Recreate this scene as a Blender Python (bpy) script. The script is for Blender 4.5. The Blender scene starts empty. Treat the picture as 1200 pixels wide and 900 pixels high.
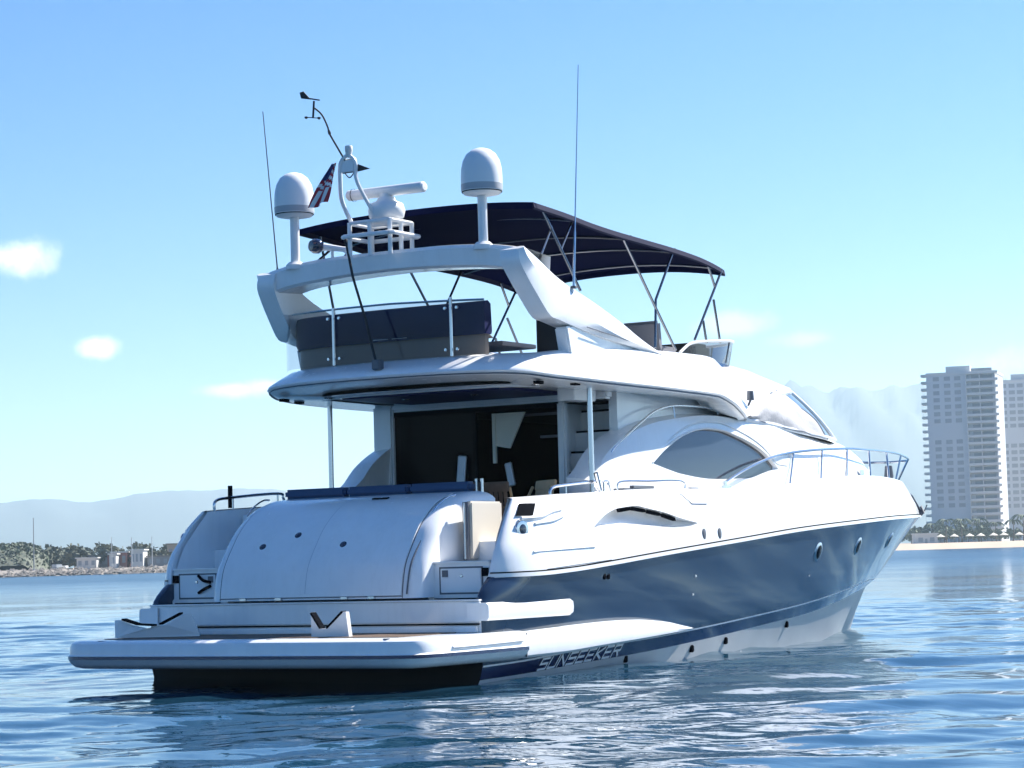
import bpy, bmesh, math, random
import numpy as np
from mathutils import Vector, Matrix
random.seed(7); rng = np.random.default_rng(7)
SC = bpy.context.scene
COL = SC.collection
R = math.radians

# ------------------------------------------------------------------ camera, sky, sun, exposure
YAW, PITCH, ROLL = R(31), math.atan(203.5/2800), R(1.6)
CAM = np.array([-24.326, -17.450, 1.45])          # a small boat off the starboard quarter
f2 = np.array([math.cos(YAW), math.sin(YAW), 0.]); r2 = np.array([math.sin(YAW), -math.cos(YAW), 0.]); up = np.array([0, 0, 1.])
fw = f2*math.cos(PITCH)+up*math.sin(PITCH); u1 = up*math.cos(PITCH)-f2*math.sin(PITCH)
RT = r2*math.cos(ROLL)-u1*math.sin(ROLL); UP = u1*math.cos(ROLL)+r2*math.sin(ROLL)
cd = bpy.data.cameras.new('camera'); cam = bpy.data.objects.new('camera', cd); COL.objects.link(cam)
m = Matrix.Identity(4)
for i in range(3):
    m[i][0], m[i][1], m[i][2], m[i][3] = RT[i], UP[i], -fw[i], CAM[i]
cam.matrix_world = m
cd.sensor_width = 36; cd.lens = 84; cd.clip_start = .5; cd.clip_end = 60000
SC.camera = cam

SUN_EL, SUN_AZ = R(44), R(-25)      # towards the sun: ahead and to starboard
sv = Vector((math.cos(SUN_AZ)*math.cos(SUN_EL), math.sin(SUN_AZ)*math.cos(SUN_EL), math.sin(SUN_EL)))
W = bpy.data.worlds.new('World'); SC.world = W; W.use_nodes = True
def build_world():
    nt = W.node_tree; N = nt.nodes; L = nt.links
    bg = N['Background']; bg.inputs[1].default_value = .05
    sky = N.new('ShaderNodeTexSky'); sky.sky_type = 'NISHITA'; sky.sun_disc = False
    sky.sun_elevation = SUN_EL; sky.sun_rotation = math.atan2(sv.x, sv.y)
    sky.air_density = 1.0; sky.dust_density = .2; sky.ozone_density = 2.5; sky.altitude = 0
    # a few soft fair-weather clouds, each at a direction of its own
    tc = N.new('ShaderNodeTexCoord')
    nz = N.new('ShaderNodeTexNoise'); nz.inputs['Scale'].default_value = 34; nz.inputs['Detail'].default_value = 9
    nz.inputs['Roughness'].default_value = .6
    L.new(tc.outputs['Generated'], nz.inputs['Vector'])
    total = None
    def math_node(op, a, b=None, clamp=False):
        n = N.new('ShaderNodeMath'); n.operation = op; n.use_clamp = clamp
        for k, v in enumerate((a, b)):
            if v is None: continue
            if isinstance(v, (int, float)): n.inputs[k].default_value = v
            else: L.new(v, n.inputs[k])
        return n.outputs[0]
    # azimuth off the camera heading (deg), elevation (deg), half width, half height, strength
    for az, el, w, h, st in CLOUDS:
        a = YAW-R(az)
        d = Vector((math.cos(a)*math.cos(R(el)), math.sin(a)*math.cos(R(el)), math.sin(R(el))))
        h_ax = Vector((math.sin(a), -math.cos(a), 0)); v_ax = h_ax.cross(d)
        def dot(v, off, half):
            n = N.new('ShaderNodeVectorMath'); n.operation = 'DOT_PRODUCT'
            L.new(tc.outputs['Generated'], n.inputs[0]); n.inputs[1].default_value = v
            return math_node('DIVIDE', n.outputs['Value'], math.tan(R(half)))
        x = dot(h_ax, 0, w); y = dot(v_ax, 0, h); fwd = dot(d, 0, 45)
        rr = math_node('ADD', math_node('MULTIPLY', x, x), math_node('MULTIPLY', y, y))
        rr = math_node('ADD', math_node('SQRT', rr), math_node('MULTIPLY', math_node('SUBTRACT', nz.outputs[0], .5), 2.8))
        mk = N.new('ShaderNodeMapRange'); mk.interpolation_type = 'SMOOTHSTEP'
        mk.inputs['From Min'].default_value = 1.2; mk.inputs['From Max'].default_value = .05
        mk.inputs['To Min'].default_value = 0; mk.inputs['To Max'].default_value = st
        L.new(rr, mk.inputs['Value'])
        o = math_node('MULTIPLY', mk.outputs[0], math_node('GREATER_THAN', fwd, .5))
        total = o if total is None else math_node('MAXIMUM', total, o)
    mix = N.new('ShaderNodeMix'); mix.data_type = 'RGBA'
    hs = N.new('ShaderNodeHueSaturation'); hs.inputs['Saturation'].default_value = 1.6; L.new(sky.outputs[0], hs.inputs['Color'])
    L.new(total, mix.inputs['Factor']); tm = N.new('ShaderNodeMix'); tm.data_type = 'RGBA'; tm.blend_type = 'MULTIPLY'; tm.inputs['Factor'].default_value = 1; tm.inputs[7].default_value = (.74, .95, 1.22, 1)
    L.new(hs.outputs[0], tm.inputs[6]); L.new(tm.outputs[2], mix.inputs[6]); mix.inputs[7].default_value = (14, 14, 14, 1)
    L.new(mix.outputs[2], bg.inputs[0])
CLOUDS = [(-12.1, 7.35, 1.3, .5, 1.0), (-9.85, 5.2, .60, .27, 1.0), (-6.85, 4.18, .85, .22, 1.0), (-5.95, 4.25, .5, .26, .9),
          (5.4, 5.4, 1.0, .3, .45), (7.2, 5.0, 1.0, .25, .35), (12.6, 4.3, 1.6, .45, .55)]
build_world()
sl = bpy.data.lights.new('sun', 'SUN'); sl.energy = 5.0; sl.angle = R(.55); sl.color = (1, .965, .915)
sun = bpy.data.objects.new('sun', sl); COL.objects.link(sun); sun.location = sv*80
sun.rotation_euler = (-sv).to_track_quat('-Z', 'Y').to_euler()
SC.view_settings.view_transform = 'Standard'; SC.view_settings.look = 'None'
SC.view_settings.exposure = 1.22; SC.view_settings.gamma = 1
SC.render.engine = 'CYCLES'
SC.cycles.use_denoising = True; SC.cycles.max_bounces = 8; SC.cycles.transparent_max_bounces = 12
SC.cycles.sample_clamp_indirect = 6; SC.cycles.volume_bounces = 3

# ------------------------------------------------------------------ helpers
def pchip(tab):
    xs = np.array([p[0] for p in tab], float); ys = np.array([p[1] for p in tab], float)
    h = np.diff(xs); d = np.diff(ys)/h; n = len(xs); mm = np.zeros(n)
    for i in range(1, n-1):
        if d[i-1]*d[i] > 0:
            w1 = 2*h[i]+h[i-1]; w2 = h[i]+2*h[i-1]; mm[i] = (w1+w2)/(w1/d[i-1]+w2/d[i])
    mm[0], mm[-1] = d[0], d[-1]
    def f(x):
        x = min(max(x, xs[0]), xs[-1]); i = int(min(max(np.searchsorted(xs, x)-1, 0), n-2)); t = (x-xs[i])/h[i]
        return float((2*t**3-3*t*t+1)*ys[i]+(t**3-2*t*t+t)*h[i]*mm[i]+(-2*t**3+3*t*t)*ys[i+1]+(t**3-t*t)*h[i]*mm[i+1])
    return f
def lerp(a, b, t): return a+(b-a)*t
def spline(pts, n=8):
    P = [Vector(p) for p in pts]; out = []
    for i in range(len(P)-1):
        a, b, c, d = P[max(i-1, 0)], P[i], P[i+1], P[min(i+2, len(P)-1)]
        for k in range(n):
            t = k/n
            out.append(.5*((2*b)+(c-a)*t+(2*a-5*b+4*c-d)*t*t+(3*b-a-3*c+d)*t**3))
    out.append(P[-1]); return out
def link(name, me, parent=None):
    o = bpy.data.objects.new(name, me); COL.objects.link(o)
    if parent is not None: o.parent = parent
    return o
def tag(o, label=None, cat=None, group=None, kind=None):
    for k, v in (('label', label), ('category', cat), ('group', group), ('kind', kind)):
        if v: o[k] = v
    return o
def thing(name, label, cat, loc=(0, 0, 0), rz=0, group=None):
    o = bpy.data.objects.new(name, None); COL.objects.link(o); o.location = loc; o.rotation_euler = (0, 0, rz)
    o.empty_display_size = .2
    return tag(o, label, cat, group)
def dup(o, parent=None):
    c = o.copy(); COL.objects.link(c)
    if parent is not None: c.parent = parent
    for ch in o.children: dup(ch, c)
    return c
class MB:
    def __init__(s): s.v = []; s.f = []; s.m = []
    def face(s, pts, m=0):
        b = len(s.v); s.v += [tuple(p) for p in pts]; s.f.append(tuple(range(b, b+len(pts)))); s.m.append(m)
    def box(s, lo, hi, m=0):
        (x0, y0, z0), (x1, y1, z1) = lo, hi
        b = len(s.v); s.v += [(x0, y0, z0), (x1, y0, z0), (x1, y1, z0), (x0, y1, z0), (x0, y0, z1), (x1, y0, z1), (x1, y1, z1), (x0, y1, z1)]
        for q in ((3, 2, 1, 0), (4, 5, 6, 7), (0, 1, 5, 4), (1, 2, 6, 5), (2, 3, 7, 6), (3, 0, 4, 7)):
            s.f.append(tuple(b+i for i in q)); s.m.append(m)
        return s
    def obox(s, c, size, ax, ay, az, m=0):
        c, ax, ay, az = Vector(c), Vector(ax).normalized(), Vector(ay).normalized(), Vector(az).normalized()
        t = MB().box((-size[0]/2, -size[1]/2, -size[2]/2), (size[0]/2, size[1]/2, size[2]/2), m)
        b = len(s.v); s.v += [tuple(c+ax*p[0]+ay*p[1]+az*p[2]) for p in t.v]
        s.f += [tuple(b+i for i in q) for q in t.f]; s.m += t.m; return s
    def grid(s, rows, m=0, skip=1e-5):
        nr, nc = len(rows), len(rows[0]); b = len(s.v)
        for r in rows: s.v += [tuple(p) for p in r]
        for i in range(nr-1):
            for j in range(nc-1):
                q = (b+i*nc+j, b+i*nc+j+1, b+(i+1)*nc+j+1, b+(i+1)*nc+j)
                P = [Vector(s.v[k]) for k in q]
                if ((P[2]-P[0]).cross(P[3]-P[1])).length < skip: continue
                mi = m(i, j) if callable(m) else m
                if mi is None: continue
                s.f.append(q); s.m.append(mi)
        return s
    def tube(s, path, r, m=0, n=8):
        P = [Vector(p) for p in path]; k = len(P)
        rad = r if isinstance(r, (list, tuple)) else [r]*k
        T = [(P[min(i+1, k-1)]-P[max(i-1, 0)]).normalized() for i in range(k)]
        nrm = T[0].cross(Vector((0, 0, 1)));
        if nrm.length < .05: nrm = T[0].cross(Vector((1, 0, 0)))
        nrm.normalize(); b = len(s.v)
        for i in range(k):
            nrm = (nrm-T[i]*nrm.dot(T[i])).normalized(); bi = T[i].cross(nrm)
            for j in range(n):
                a = 2*math.pi*j/n; s.v.append(tuple(P[i]+(nrm*math.cos(a)+bi*math.sin(a))*rad[i]))
        for i in range(k-1):
            for j in range(n):
                s.f.append((b+i*n+j, b+i*n+(j+1) % n, b+(i+1)*n+(j+1) % n, b+(i+1)*n+j)); s.m.append(m)
        s.f.append(tuple(b+j for j in reversed(range(n)))); s.m.append(m)
        s.f.append(tuple(b+(k-1)*n+j for j in range(n))); s.m.append(m); return s
    def lathe(s, prof, c=(0, 0, 0), n=24, m=0, axis=(0, 0, 1)):
        az = Vector(axis).normalized(); ax = az.orthogonal().normalized(); ay = az.cross(ax); c = Vector(c)
        rows = []
        for r, z in prof:
            rows.append([c+az*z+(ax*math.cos(2*math.pi*j/n)+ay*math.sin(2*math.pi*j/n))*r for j in range(n+1)])
        return s.grid(rows, (lambda i, j: m[i]) if isinstance(m, (list, tuple)) else m)
    def prism(s, poly, ext, m=0):
        P = [Vector(p) for p in poly]; e = Vector(ext); n = len(P); b = len(s.v)
        s.v += [tuple(p) for p in P]+[tuple(p+e) for p in P]
        s.f.append(tuple(b+i for i in range(n))); s.f.append(tuple(b+n+i for i in reversed(range(n)))); s.m += [m, m]
        for i in range(n):
            j = (i+1) % n; s.f.append((b+j, b+i, b+n+i, b+n+j)); s.m.append(m)
        return s
    def mirror(s):
        t = MB(); t.v = [(x, -y, z) for x, y, z in s.v]; t.f = [tuple(reversed(q)) for q in s.f]; t.m = list(s.m); return t
    def add(s, t):
        b = len(s.v); s.v += t.v; s.f += [tuple(b+i for i in q) for q in t.f]; s.m += t.m; return s
    def build(s, name, mats, parent=None, smooth=35, bevel=0, weld=1e-4):
        me = bpy.data.meshes.new(name); me.from_pydata(s.v, [], s.f)
        mats = mats if isinstance(mats, (list, tuple)) else [mats]
        for mt in mats: me.materials.append(mt)
        me.polygons.foreach_set('material_index', s.m)
        bm = bmesh.new(); bm.from_mesh(me)
        if weld: bmesh.ops.remove_doubles(bm, verts=bm.verts, dist=weld)
        if bevel:
            ed = [e for e in bm.edges if len(e.link_faces) == 2 and e.calc_face_angle(0) > .6]
            bmesh.ops.bevel(bm, geom=ed, offset=bevel, segments=2, affect='EDGES', clamp_overlap=True)
        bmesh.ops.recalc_face_normals(bm, faces=bm.faces)
        bm.to_mesh(me); bm.free()
        if smooth:
            me.polygons.foreach_set('use_smooth', [True]*len(me.polygons)); me.set_sharp_from_angle(angle=R(smooth))
        return link(name, me, parent)

def mat(name, col, rough=.5, metal=0, coat=0, spec=.5, vary=0, scale=4, bump=0, bscale=40, alpha=None, trans=0, ior=1.45):
    M = bpy.data.materials.new(name); M.use_nodes = True; nt = M.node_tree; N = nt.nodes; L = nt.links
    b = N['Principled BSDF']; c = tuple(col)+(1,)
    b.inputs['Base Color'].default_value = c; b.inputs['Roughness'].default_value = rough; b.inputs['Metallic'].default_value = metal
    b.inputs['Coat Weight'].default_value = coat; b.inputs['Coat Roughness'].default_value = .05; b.inputs['Specular IOR Level'].default_value = spec
    b.inputs['IOR'].default_value = ior
    if trans: b.inputs['Transmission Weight'].default_value = trans
    if alpha is not None: b.inputs['Alpha'].default_value = alpha
    if vary or bump:
        tc = N.new('ShaderNodeTexCoord')
        if vary:
            n = N.new('ShaderNodeTexNoise'); n.inputs['Scale'].default_value = scale; n.inputs['Detail'].default_value = 5
            L.new(tc.outputs['Object'], n.inputs['Vector'])
            mx = N.new('ShaderNodeMix'); mx.data_type = 'RGBA'
            mx.inputs[6].default_value = tuple(max(0, x*(1-vary)) for x in col)+(1,)
            mx.inputs[7].default_value = tuple(min(1, x*(1+vary)) for x in col)+(1,)
            L.new(n.outputs[0], mx.inputs['Factor']); L.new(mx.outputs[2], b.inputs['Base Color'])
        if bump:
            n2 = N.new('ShaderNodeTexNoise'); n2.inputs['Scale'].default_value = bscale; n2.inputs['Detail'].default_value = 4
            L.new(tc.outputs['Object'], n2.inputs['Vector'])
            bp = N.new('ShaderNodeBump'); bp.inputs['Strength'].default_value = bump; bp.inputs['Distance'].default_value = .02
            L.new(n2.outputs[0], bp.inputs['Height']); L.new(bp.outputs[0], b.inputs['Normal'])
    return M
M_WHITE = mat('white_gelcoat', (.89, .89, .88), .22, coat=.5, vary=.06, scale=2.6)
def streak(M):
    nt = M.node_tree; N = nt.nodes; L = nt.links; b = N['Principled BSDF']
    tc = N.new('ShaderNodeTexCoord'); mp = N.new('ShaderNodeMapping'); mp.inputs['Scale'].default_value = (7, 7, .55)
    L.new(tc.outputs['Object'], mp.inputs['Vector']); n = N.new('ShaderNodeTexNoise'); n.inputs['Scale'].default_value = 1.6; n.inputs['Detail'].default_value = 6; n.inputs['Roughness'].default_value = .65
    L.new(mp.outputs[0], n.inputs['Vector']); mr = N.new('ShaderNodeMapRange'); mr.inputs['From Min'].default_value = .48; mr.inputs['From Max'].default_value = .75; mr.inputs['To Max'].default_value = .14
    L.new(n.outputs[0], mr.inputs['Value']); mx = N.new('ShaderNodeMix'); mx.data_type = 'RGBA'; mx.inputs[7].default_value = (.50, .49, .44, 1)
    src = b.inputs['Base Color'].links[0].from_socket; L.new(mr.outputs[0], mx.inputs['Factor']); L.new(src, mx.inputs[6]); L.new(mx.outputs[2], b.inputs['Base Color'])
    rr = N.new('ShaderNodeMapRange'); rr.inputs['To Min'].default_value = .16; rr.inputs['To Max'].default_value = .34; L.new(n.outputs[0], rr.inputs['Value']); L.new(rr.outputs[0], b.inputs['Roughness'])
streak(M_WHITE)
M_WHITE2 = mat('white_paint', (.82, .82, .81), .3)
M_BOTTOM = mat('weathered_white_boot', (.62, .62, .60), .35, vary=.14, scale=2.2)
M_NAVY = mat('navy_gelcoat', (.016, .034, .068), .13, coat=.6, spec=.6)
M_NAVYBAND = mat('navy_band', (.006, .016, .075), .12, coat=.6)
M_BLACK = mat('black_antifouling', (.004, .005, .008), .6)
M_GREY = mat('grey_line', (.12, .13, .15), .4)
M_DARK = mat('dark_seal', (.006, .007, .010), .9, spec=.02)
M_STEEL = mat('stainless_steel', (.62, .63, .65), .18, metal=1)
M_STEELD = mat('shaded_steel_tube', (.22, .23, .25), .25, metal=1)  # steel darkened in its colour so the tubes stand dark against the sky
M_GLASS = mat('tinted_window_glass', (.03, .042, .06), .04, spec=.6, coat=.3)
M_GLASS2 = mat('pale_windscreen_glass', (.13, .17, .21), .05, spec=.6)
M_DGLASS = mat('dark_cabin_glass', (.002, .002, .003), .03, spec=.06)
M_CANVAS = mat('navy_canvas', (.002, .004, .028), .9, spec=.02, bump=.25, bscale=60)
M_COVER = mat('pale_grey_canvas', (.44, .44, .45), .8, spec=.2, bump=.5, bscale=14)
M_CUSHION = mat('blue_vinyl_cushion', (.03, .075, .16), .55, bump=.2, bscale=30)
M_NAVYSEAT = mat('navy_vinyl', (.006, .011, .075), .5, spec=.3, bump=.15, bscale=30)
M_GREYSEAT = mat('grey_upholstery', (.22, .22, .24), .6, bump=.2, bscale=30)
M_BROWN = mat('brown_grey_moulding', (.32, .27, .23), .5)
M_TEAKD = mat('weathered_teak', (.13, .085, .055), .6, vary=.35, scale=9)
M_TEAK = mat('oiled_teak', (.50, .33, .17), .5, vary=.25, scale=9)
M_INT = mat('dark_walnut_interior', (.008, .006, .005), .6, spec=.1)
M_SEAM = mat('pale_seam', (.5, .52, .55), .5)
M_CREAMW = mat('cream_gelcoat', (.66, .61, .52), .3)
M_CREAM = mat('cream_lining', (.88, .82, .66), .6)
M_BLUELENS = mat('dark_blue_lens', (.008, .014, .04), .05, coat=1)
M_BLACKP = mat('black_plastic', (.01, .011, .013), .45)
M_ROPE = mat('dark_cable', (.015, .017, .02), .6)
M_RED = mat('flag_red', (.42, .03, .04), .8); M_FWHITE = mat('flag_white', (.75, .73, .7), .8); M_FBLUE = mat('flag_blue', (.02, .03, .12), .8)
M_SILVER = mat('silver_letter', (.9, .9, .9), .3)
def smoke_glass(name, col, a):
    M = bpy.data.materials.new(name); M.use_nodes = True; nt = M.node_tree; N = nt.nodes; L = nt.links
    N.remove(N['Principled BSDF']); out = N['Material Output']
    t = N.new('ShaderNodeBsdfTransparent'); t.inputs[0].default_value = col+(1,)
    g = N.new('ShaderNodeBsdfGlossy'); g.inputs['Roughness'].default_value = .03; g.inputs[0].default_value = (1, 1, 1, 1)
    fr = N.new('ShaderNodeFresnel'); fr.inputs[0].default_value = 1.3
    mx = N.new('ShaderNodeMixShader'); L.new(fr.outputs[0], mx.inputs[0]); L.new(t.outputs[0], mx.inputs[1]); L.new(g.outputs[0], mx.inputs[2])
    L.new(mx.outputs[0], out.inputs[0]); return M
M_SMOKE = smoke_glass('smoked_acrylic', (.74, .73, .74), .5)
M_SMOKE2 = smoke_glass('pale_smoked_acrylic', (.5, .48, .5), .5)

# ------------------------------------------------------------------ sea
def build_sea():
    def axis(lo, hi, step, far, g=1.05):
        mid = list(np.arange(lo, hi, step)); a = []; x = hi; s = step
        while x < far: a.append(x); s *= g; x += s
        a.append(far); b = []; x = lo; s = step
        while x > -far: s *= g; x -= s; b.append(max(x, -far))
        return np.array(b[::-1]+mid+a)
    U = axis(13, 60, .055, 13000); V = axis(-16, 16, .085, 13000)
    du = np.gradient(U); dv = np.gradient(V)
    uu, vv = np.meshgrid(U, V, indexing='ij'); sp = np.maximum(np.broadcast_to(du[:, None], uu.shape), np.broadcast_to(dv[None, :]*.8, uu.shape))
    z = np.zeros_like(uu); g = np.random.default_rng(11)
    X = CAM[0]+f2[0]*uu+r2[0]*vv; Y = CAM[1]+f2[1]*uu+r2[1]*vv
    calm = np.zeros_like(uu)
    for k in range(7):
        a = g.uniform(0, 6.28); lam = g.uniform(9, 34); calm += np.sin((X*math.cos(a)+Y*math.sin(a))*6.283/lam+g.uniform(0, 6.28))
    calm = 1/(1+np.exp(-calm*.9))
    for k in range(84):
        lam = .34*(9.5/.34)**(k/83.)*g.uniform(.9, 1.1); a = R(68)+g.normal(0, .6)
        kx = 6.2832/lam; amp = .0021*lam**1.05*g.uniform(.5, 1.2)
        if lam > 3: amp *= .5
        ph = (X*math.cos(a)+Y*math.sin(a))*kx+g.uniform(0, 6.28)
        w = np.clip(lam/(3.2*sp)-.6, 0, 1)*((.45+.75*calm) if lam < 2.2 else 1)
        s = np.sin(ph); z += amp*w*(s+.22*np.cos(2*ph))
    me = bpy.data.meshes.new('sea'); nu, nv = uu.shape
    co = np.stack([X, Y, z], -1).reshape(-1, 3).astype(np.float32)
    idx = np.arange(nu*nv).reshape(nu, nv)
    q = np.stack([idx[:-1, :-1], idx[:-1, 1:], idx[1:, 1:], idx[1:, :-1]], -1).reshape(-1, 4)[:, ::-1]
    me.vertices.add(len(co)); me.vertices.foreach_set('co', co.ravel())
    me.loops.add(q.size); me.loops.foreach_set('vertex_index', q.ravel().astype(np.int32))
    me.polygons.add(len(q)); me.polygons.foreach_set('loop_start', np.arange(0, q.size, 4, dtype=np.int32))
    me.polygons.foreach_set('loop_total', np.full(len(q), 4, np.int32)); me.polygons.foreach_set('use_smooth', np.ones(len(q), bool))
    me.update(); me.validate()
    if me.polygons[len(q)//2].normal.z < 0: me.flip_normals()
    M = bpy.data.materials.new('sea_water'); M.use_nodes = True; nt = M.node_tree; N = nt.nodes; L = nt.links
    b = N['Principled BSDF']; b.inputs['Base Color'].default_value = (.010, .045, .080, 1); b.inputs['Roughness'].default_value = .02
    b.inputs['IOR'].default_value = 1.34
    tc = N.new('ShaderNodeTexCoord'); mp = N.new('ShaderNodeMapping'); mp.inputs['Rotation'].default_value = (0, 0, R(-30)); mp.inputs['Scale'].default_value = (1.5, .7, 1)
    L.new(tc.outputs['Object'], mp.inputs['Vector'])
    n1 = N.new('ShaderNodeTexNoise'); n1.inputs['Scale'].default_value = 2.2; n1.inputs['Detail'].default_value = 3; n1.inputs['Roughness'].default_value = .5
    L.new(mp.outputs[0], n1.inputs['Vector'])
    n2 = N.new('ShaderNodeTexNoise'); n2.inputs['Scale'].default_value = .12; n2.inputs['Detail'].default_value = 2
    L.new(tc.outputs['Object'], n2.inputs['Vector'])
    mr = N.new('ShaderNodeMapRange'); mr.inputs['From Min'].default_value = .35; mr.inputs['From Max'].default_value = .65; mr.inputs['To Min'].default_value = .25; mr.inputs['To Max'].default_value = 1.0
    L.new(n2.outputs[0], mr.inputs['Value'])
    bp = N.new('ShaderNodeBump'); bp.inputs['Distance'].default_value = .05
    ln = N.new('ShaderNodeVectorMath'); ln.operation = 'LENGTH'; L.new(tc.outputs['Object'], ln.inputs[0])
    far = N.new('ShaderNodeMapRange'); far.inputs['From Min'].default_value = 30; far.inputs['From Max'].default_value = 160; far.inputs['To Min'].default_value = .22; far.inputs['To Max'].default_value = 3.0
    L.new(ln.outputs['Value'], far.inputs['Value'])
    ro_ = N.new('ShaderNodeMapRange'); ro_.inputs['From Min'].default_value = 40; ro_.inputs['From Max'].default_value = 260; ro_.inputs['To Min'].default_value = .02; ro_.inputs['To Max'].default_value = .26
    L.new(ln.outputs['Value'], ro_.inputs['Value']); L.new(ro_.outputs[0], b.inputs['Roughness'])   # unresolved ripples blur the far reflections
    ml = N.new('ShaderNodeMath'); ml.operation = 'MULTIPLY'; L.new(mr.outputs[0], ml.inputs[0]); L.new(far.outputs[0], ml.inputs[1])
    L.new(ml.outputs[0], bp.inputs['Strength']); L.new(n1.outputs[0], bp.inputs['Height']); L.new(bp.outputs[0], b.inputs['Normal'])
    me.materials.append(M)
    tag(link('sea', me), kind='structure')
build_sea()

# ------------------------------------------------------------------ yacht
YA = thing('motor_yacht', 'large white and navy flybridge motor yacht lying on the water, stern towards the viewer', 'yacht')
rubY = pchip([(0, 2.71), (2, 2.735), (5, 2.75), (8, 2.72), (10, 2.66), (12, 2.49), (14, 2.14), (15, 1.88), (16, 1.56), (17, 1.19), (18, .80), (19, .42), (19.7, .16), (20.15, 0)])
rubZ = pchip([(0, 1.23), (.75, 1.24), (1.5, 1.27), (2.3, 1.32), (3.55, 1.41), (4.7, 1.49), (6.5, 1.61), (8.5, 1.74), (10.7, 1.84), (13, 1.92), (15, 1.96), (20.15, 2.03)])
knY = pchip([(-.3, 2.5), (2, 2.52), (5, 2.5), (8, 2.4), (10, 2.25), (12, 1.95), (14, 1.42), (15.5, .92), (16.7, .4), (17.4, 0)])
knZ = pchip([(-.3, .17), (.57, .19), (2, .265), (4, .33), (5.5, .40), (7, .48), (9.3, .61), (11.5, .76), (13.5, .87), (15, .89), (17.4, .86)])
nwY = pchip([(-.3, 2.46), (5, 2.44), (8, 2.3), (10, 2.1), (12, 1.76), (14, 1.22), (15.5, .72), (16.5, .33), (17.2, 0)])
nwZ = pchip([(-.3, .02), (.65, .04), (2, .09), (4, .16), (5.2, .22), (7.1, .32), (8, .37), (9.6, .45), (11.9, .6), (13.5, .69), (15.4, .74), (17.2, .76)])
chY = pchip([(-.3, 2.3), (5, 2.28), (8, 2.1), (10, 1.85), (12, 1.45), (14, .85), (15.5, .3), (16.4, 0)])
keY = pchip([(-.3, .02), (15.6, 0)])
dkY = pchip([(.66, 2.50), (3, 2.50), (6, 2.51), (9, 2.45), (12, 2.2), (14, 1.85), (16, 1.27), (18, .55), (19.0, .16), (19.4, 0)])
dkZ = pchip([(.66, 2.17), (1.7, 2.22), (2.8, 2.26), (4.1, 2.31), (5.5, 2.33), (8, 2.38), (9.4, 2.48), (10.8, 2.57), (12, 2.62), (13.6, 2.64), (16, 2.64), (19.4, 2.65)])
def corner(d):      # the quarters are rounded in towards the transom
    u = min(max(d/.75, 0), 1); return .27*(1-math.sqrt(max(0, 1-(1-u)**2)))
T = np.concatenate([np.linspace(0, .2, 17)[:-1]**2*5, np.linspace(.2, 1, 90)])
def hull():
    mb = MB()
    rows = []
    rows.append([(lerp(-.3, 15.6, t), -keY(lerp(-.3, 15.6, t)), -.9+.5*max(0, t-.7)) for t in T])
    rows.append([(lerp(-.3, 16.4, t), -chY(lerp(-.3, 16.4, t)), -.3+.35*max(0, t-.5)) for t in T])
    rows.append([(lerp(-.3, 17.2, t), -nwY(lerp(-.3, 17.2, t)), nwZ(lerp(-.3, 17.2, t))) for t in T])
    rows.append([(lerp(-.3, 17.4, t), -knY(lerp(-.3, 17.4, t)), knZ(lerp(-.3, 17.4, t))) for t in T])
    xa = pchip([(0, -.3), (.5, -.3), (.72, -.3), (.86, -.2), (1, 0)])
    for s in (.0, .12, .25, .38, .5, .62, .72, .8, .86, .93, 1):
        r = []
        for t in T:
            xk, xr = lerp(-.3, 17.4, t), lerp(0, 20.15, t)
            e = 1+.55*max(0, t-.45)
            y = lerp(knY(xk)+(.012 if s < .001 else .012), rubY(xr), s**e)
            x = lerp(xa(s), lerp(17.4, 20.15, s), t); y -= corner(x-xa(s))*s
            if t > .995: y = 0
            r.append((x, -y, lerp(knZ(xk)+(.022 if s == 0 else 0), rubZ(xr), s)))
        rows.append(r)
    nb = len(rows)
    def mm(i, j): return (2, 2, 1, 3)[i] if i < 4 and i != 3 else (3 if i == 3 else 0)
    def fm(i, j):
        if i == 0: return 2           # below the water
        if i == 1: return 2           # pale boot top
        if i == 2: return 1           # navy band
        if i == 3: return 3           # thin pale line
        return 0
    mb.grid(rows, fm)
    # aft end of the quarter above the ledge, closed back to its inner wall
    cap = [[rows[k][0], (rows[k][0][0]+.015, rows[k][0][1]+.03, rows[k][0][2]), (rows[k][0][0]+.3, min(rows[k][0][1]+.04, -2.4), rows[k][0][2])] for k in range(4, nb)]
    mb.grid(cap, 0)
    both = MB().add(mb).add(mb.mirror())
    # flat transom below the ledge: dark in the tunnel under the platform
    z0, z1 = .25, .95
    prof = [(y, z) for (_, y, z) in [r[0] for r in rows[:4]]]
    pl = [(-.3, -.02, -.9)]+[(-.3, y, z) for y, z in prof[1:]]+[(-.3, -2.5, z0)]
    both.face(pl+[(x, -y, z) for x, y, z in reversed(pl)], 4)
    both.face([(-.3, -2.5, z0), (-.3, -2.5, z1), (-.3, 2.5, z1), (-.3, 2.5, z0)], 5)
    return both.build('hull', [M_NAVY, M_NAVYBAND, M_BOTTOM, M_SILVER, M_BLACK, M_WHITE], YA, 40)
hull_o = hull()

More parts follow.
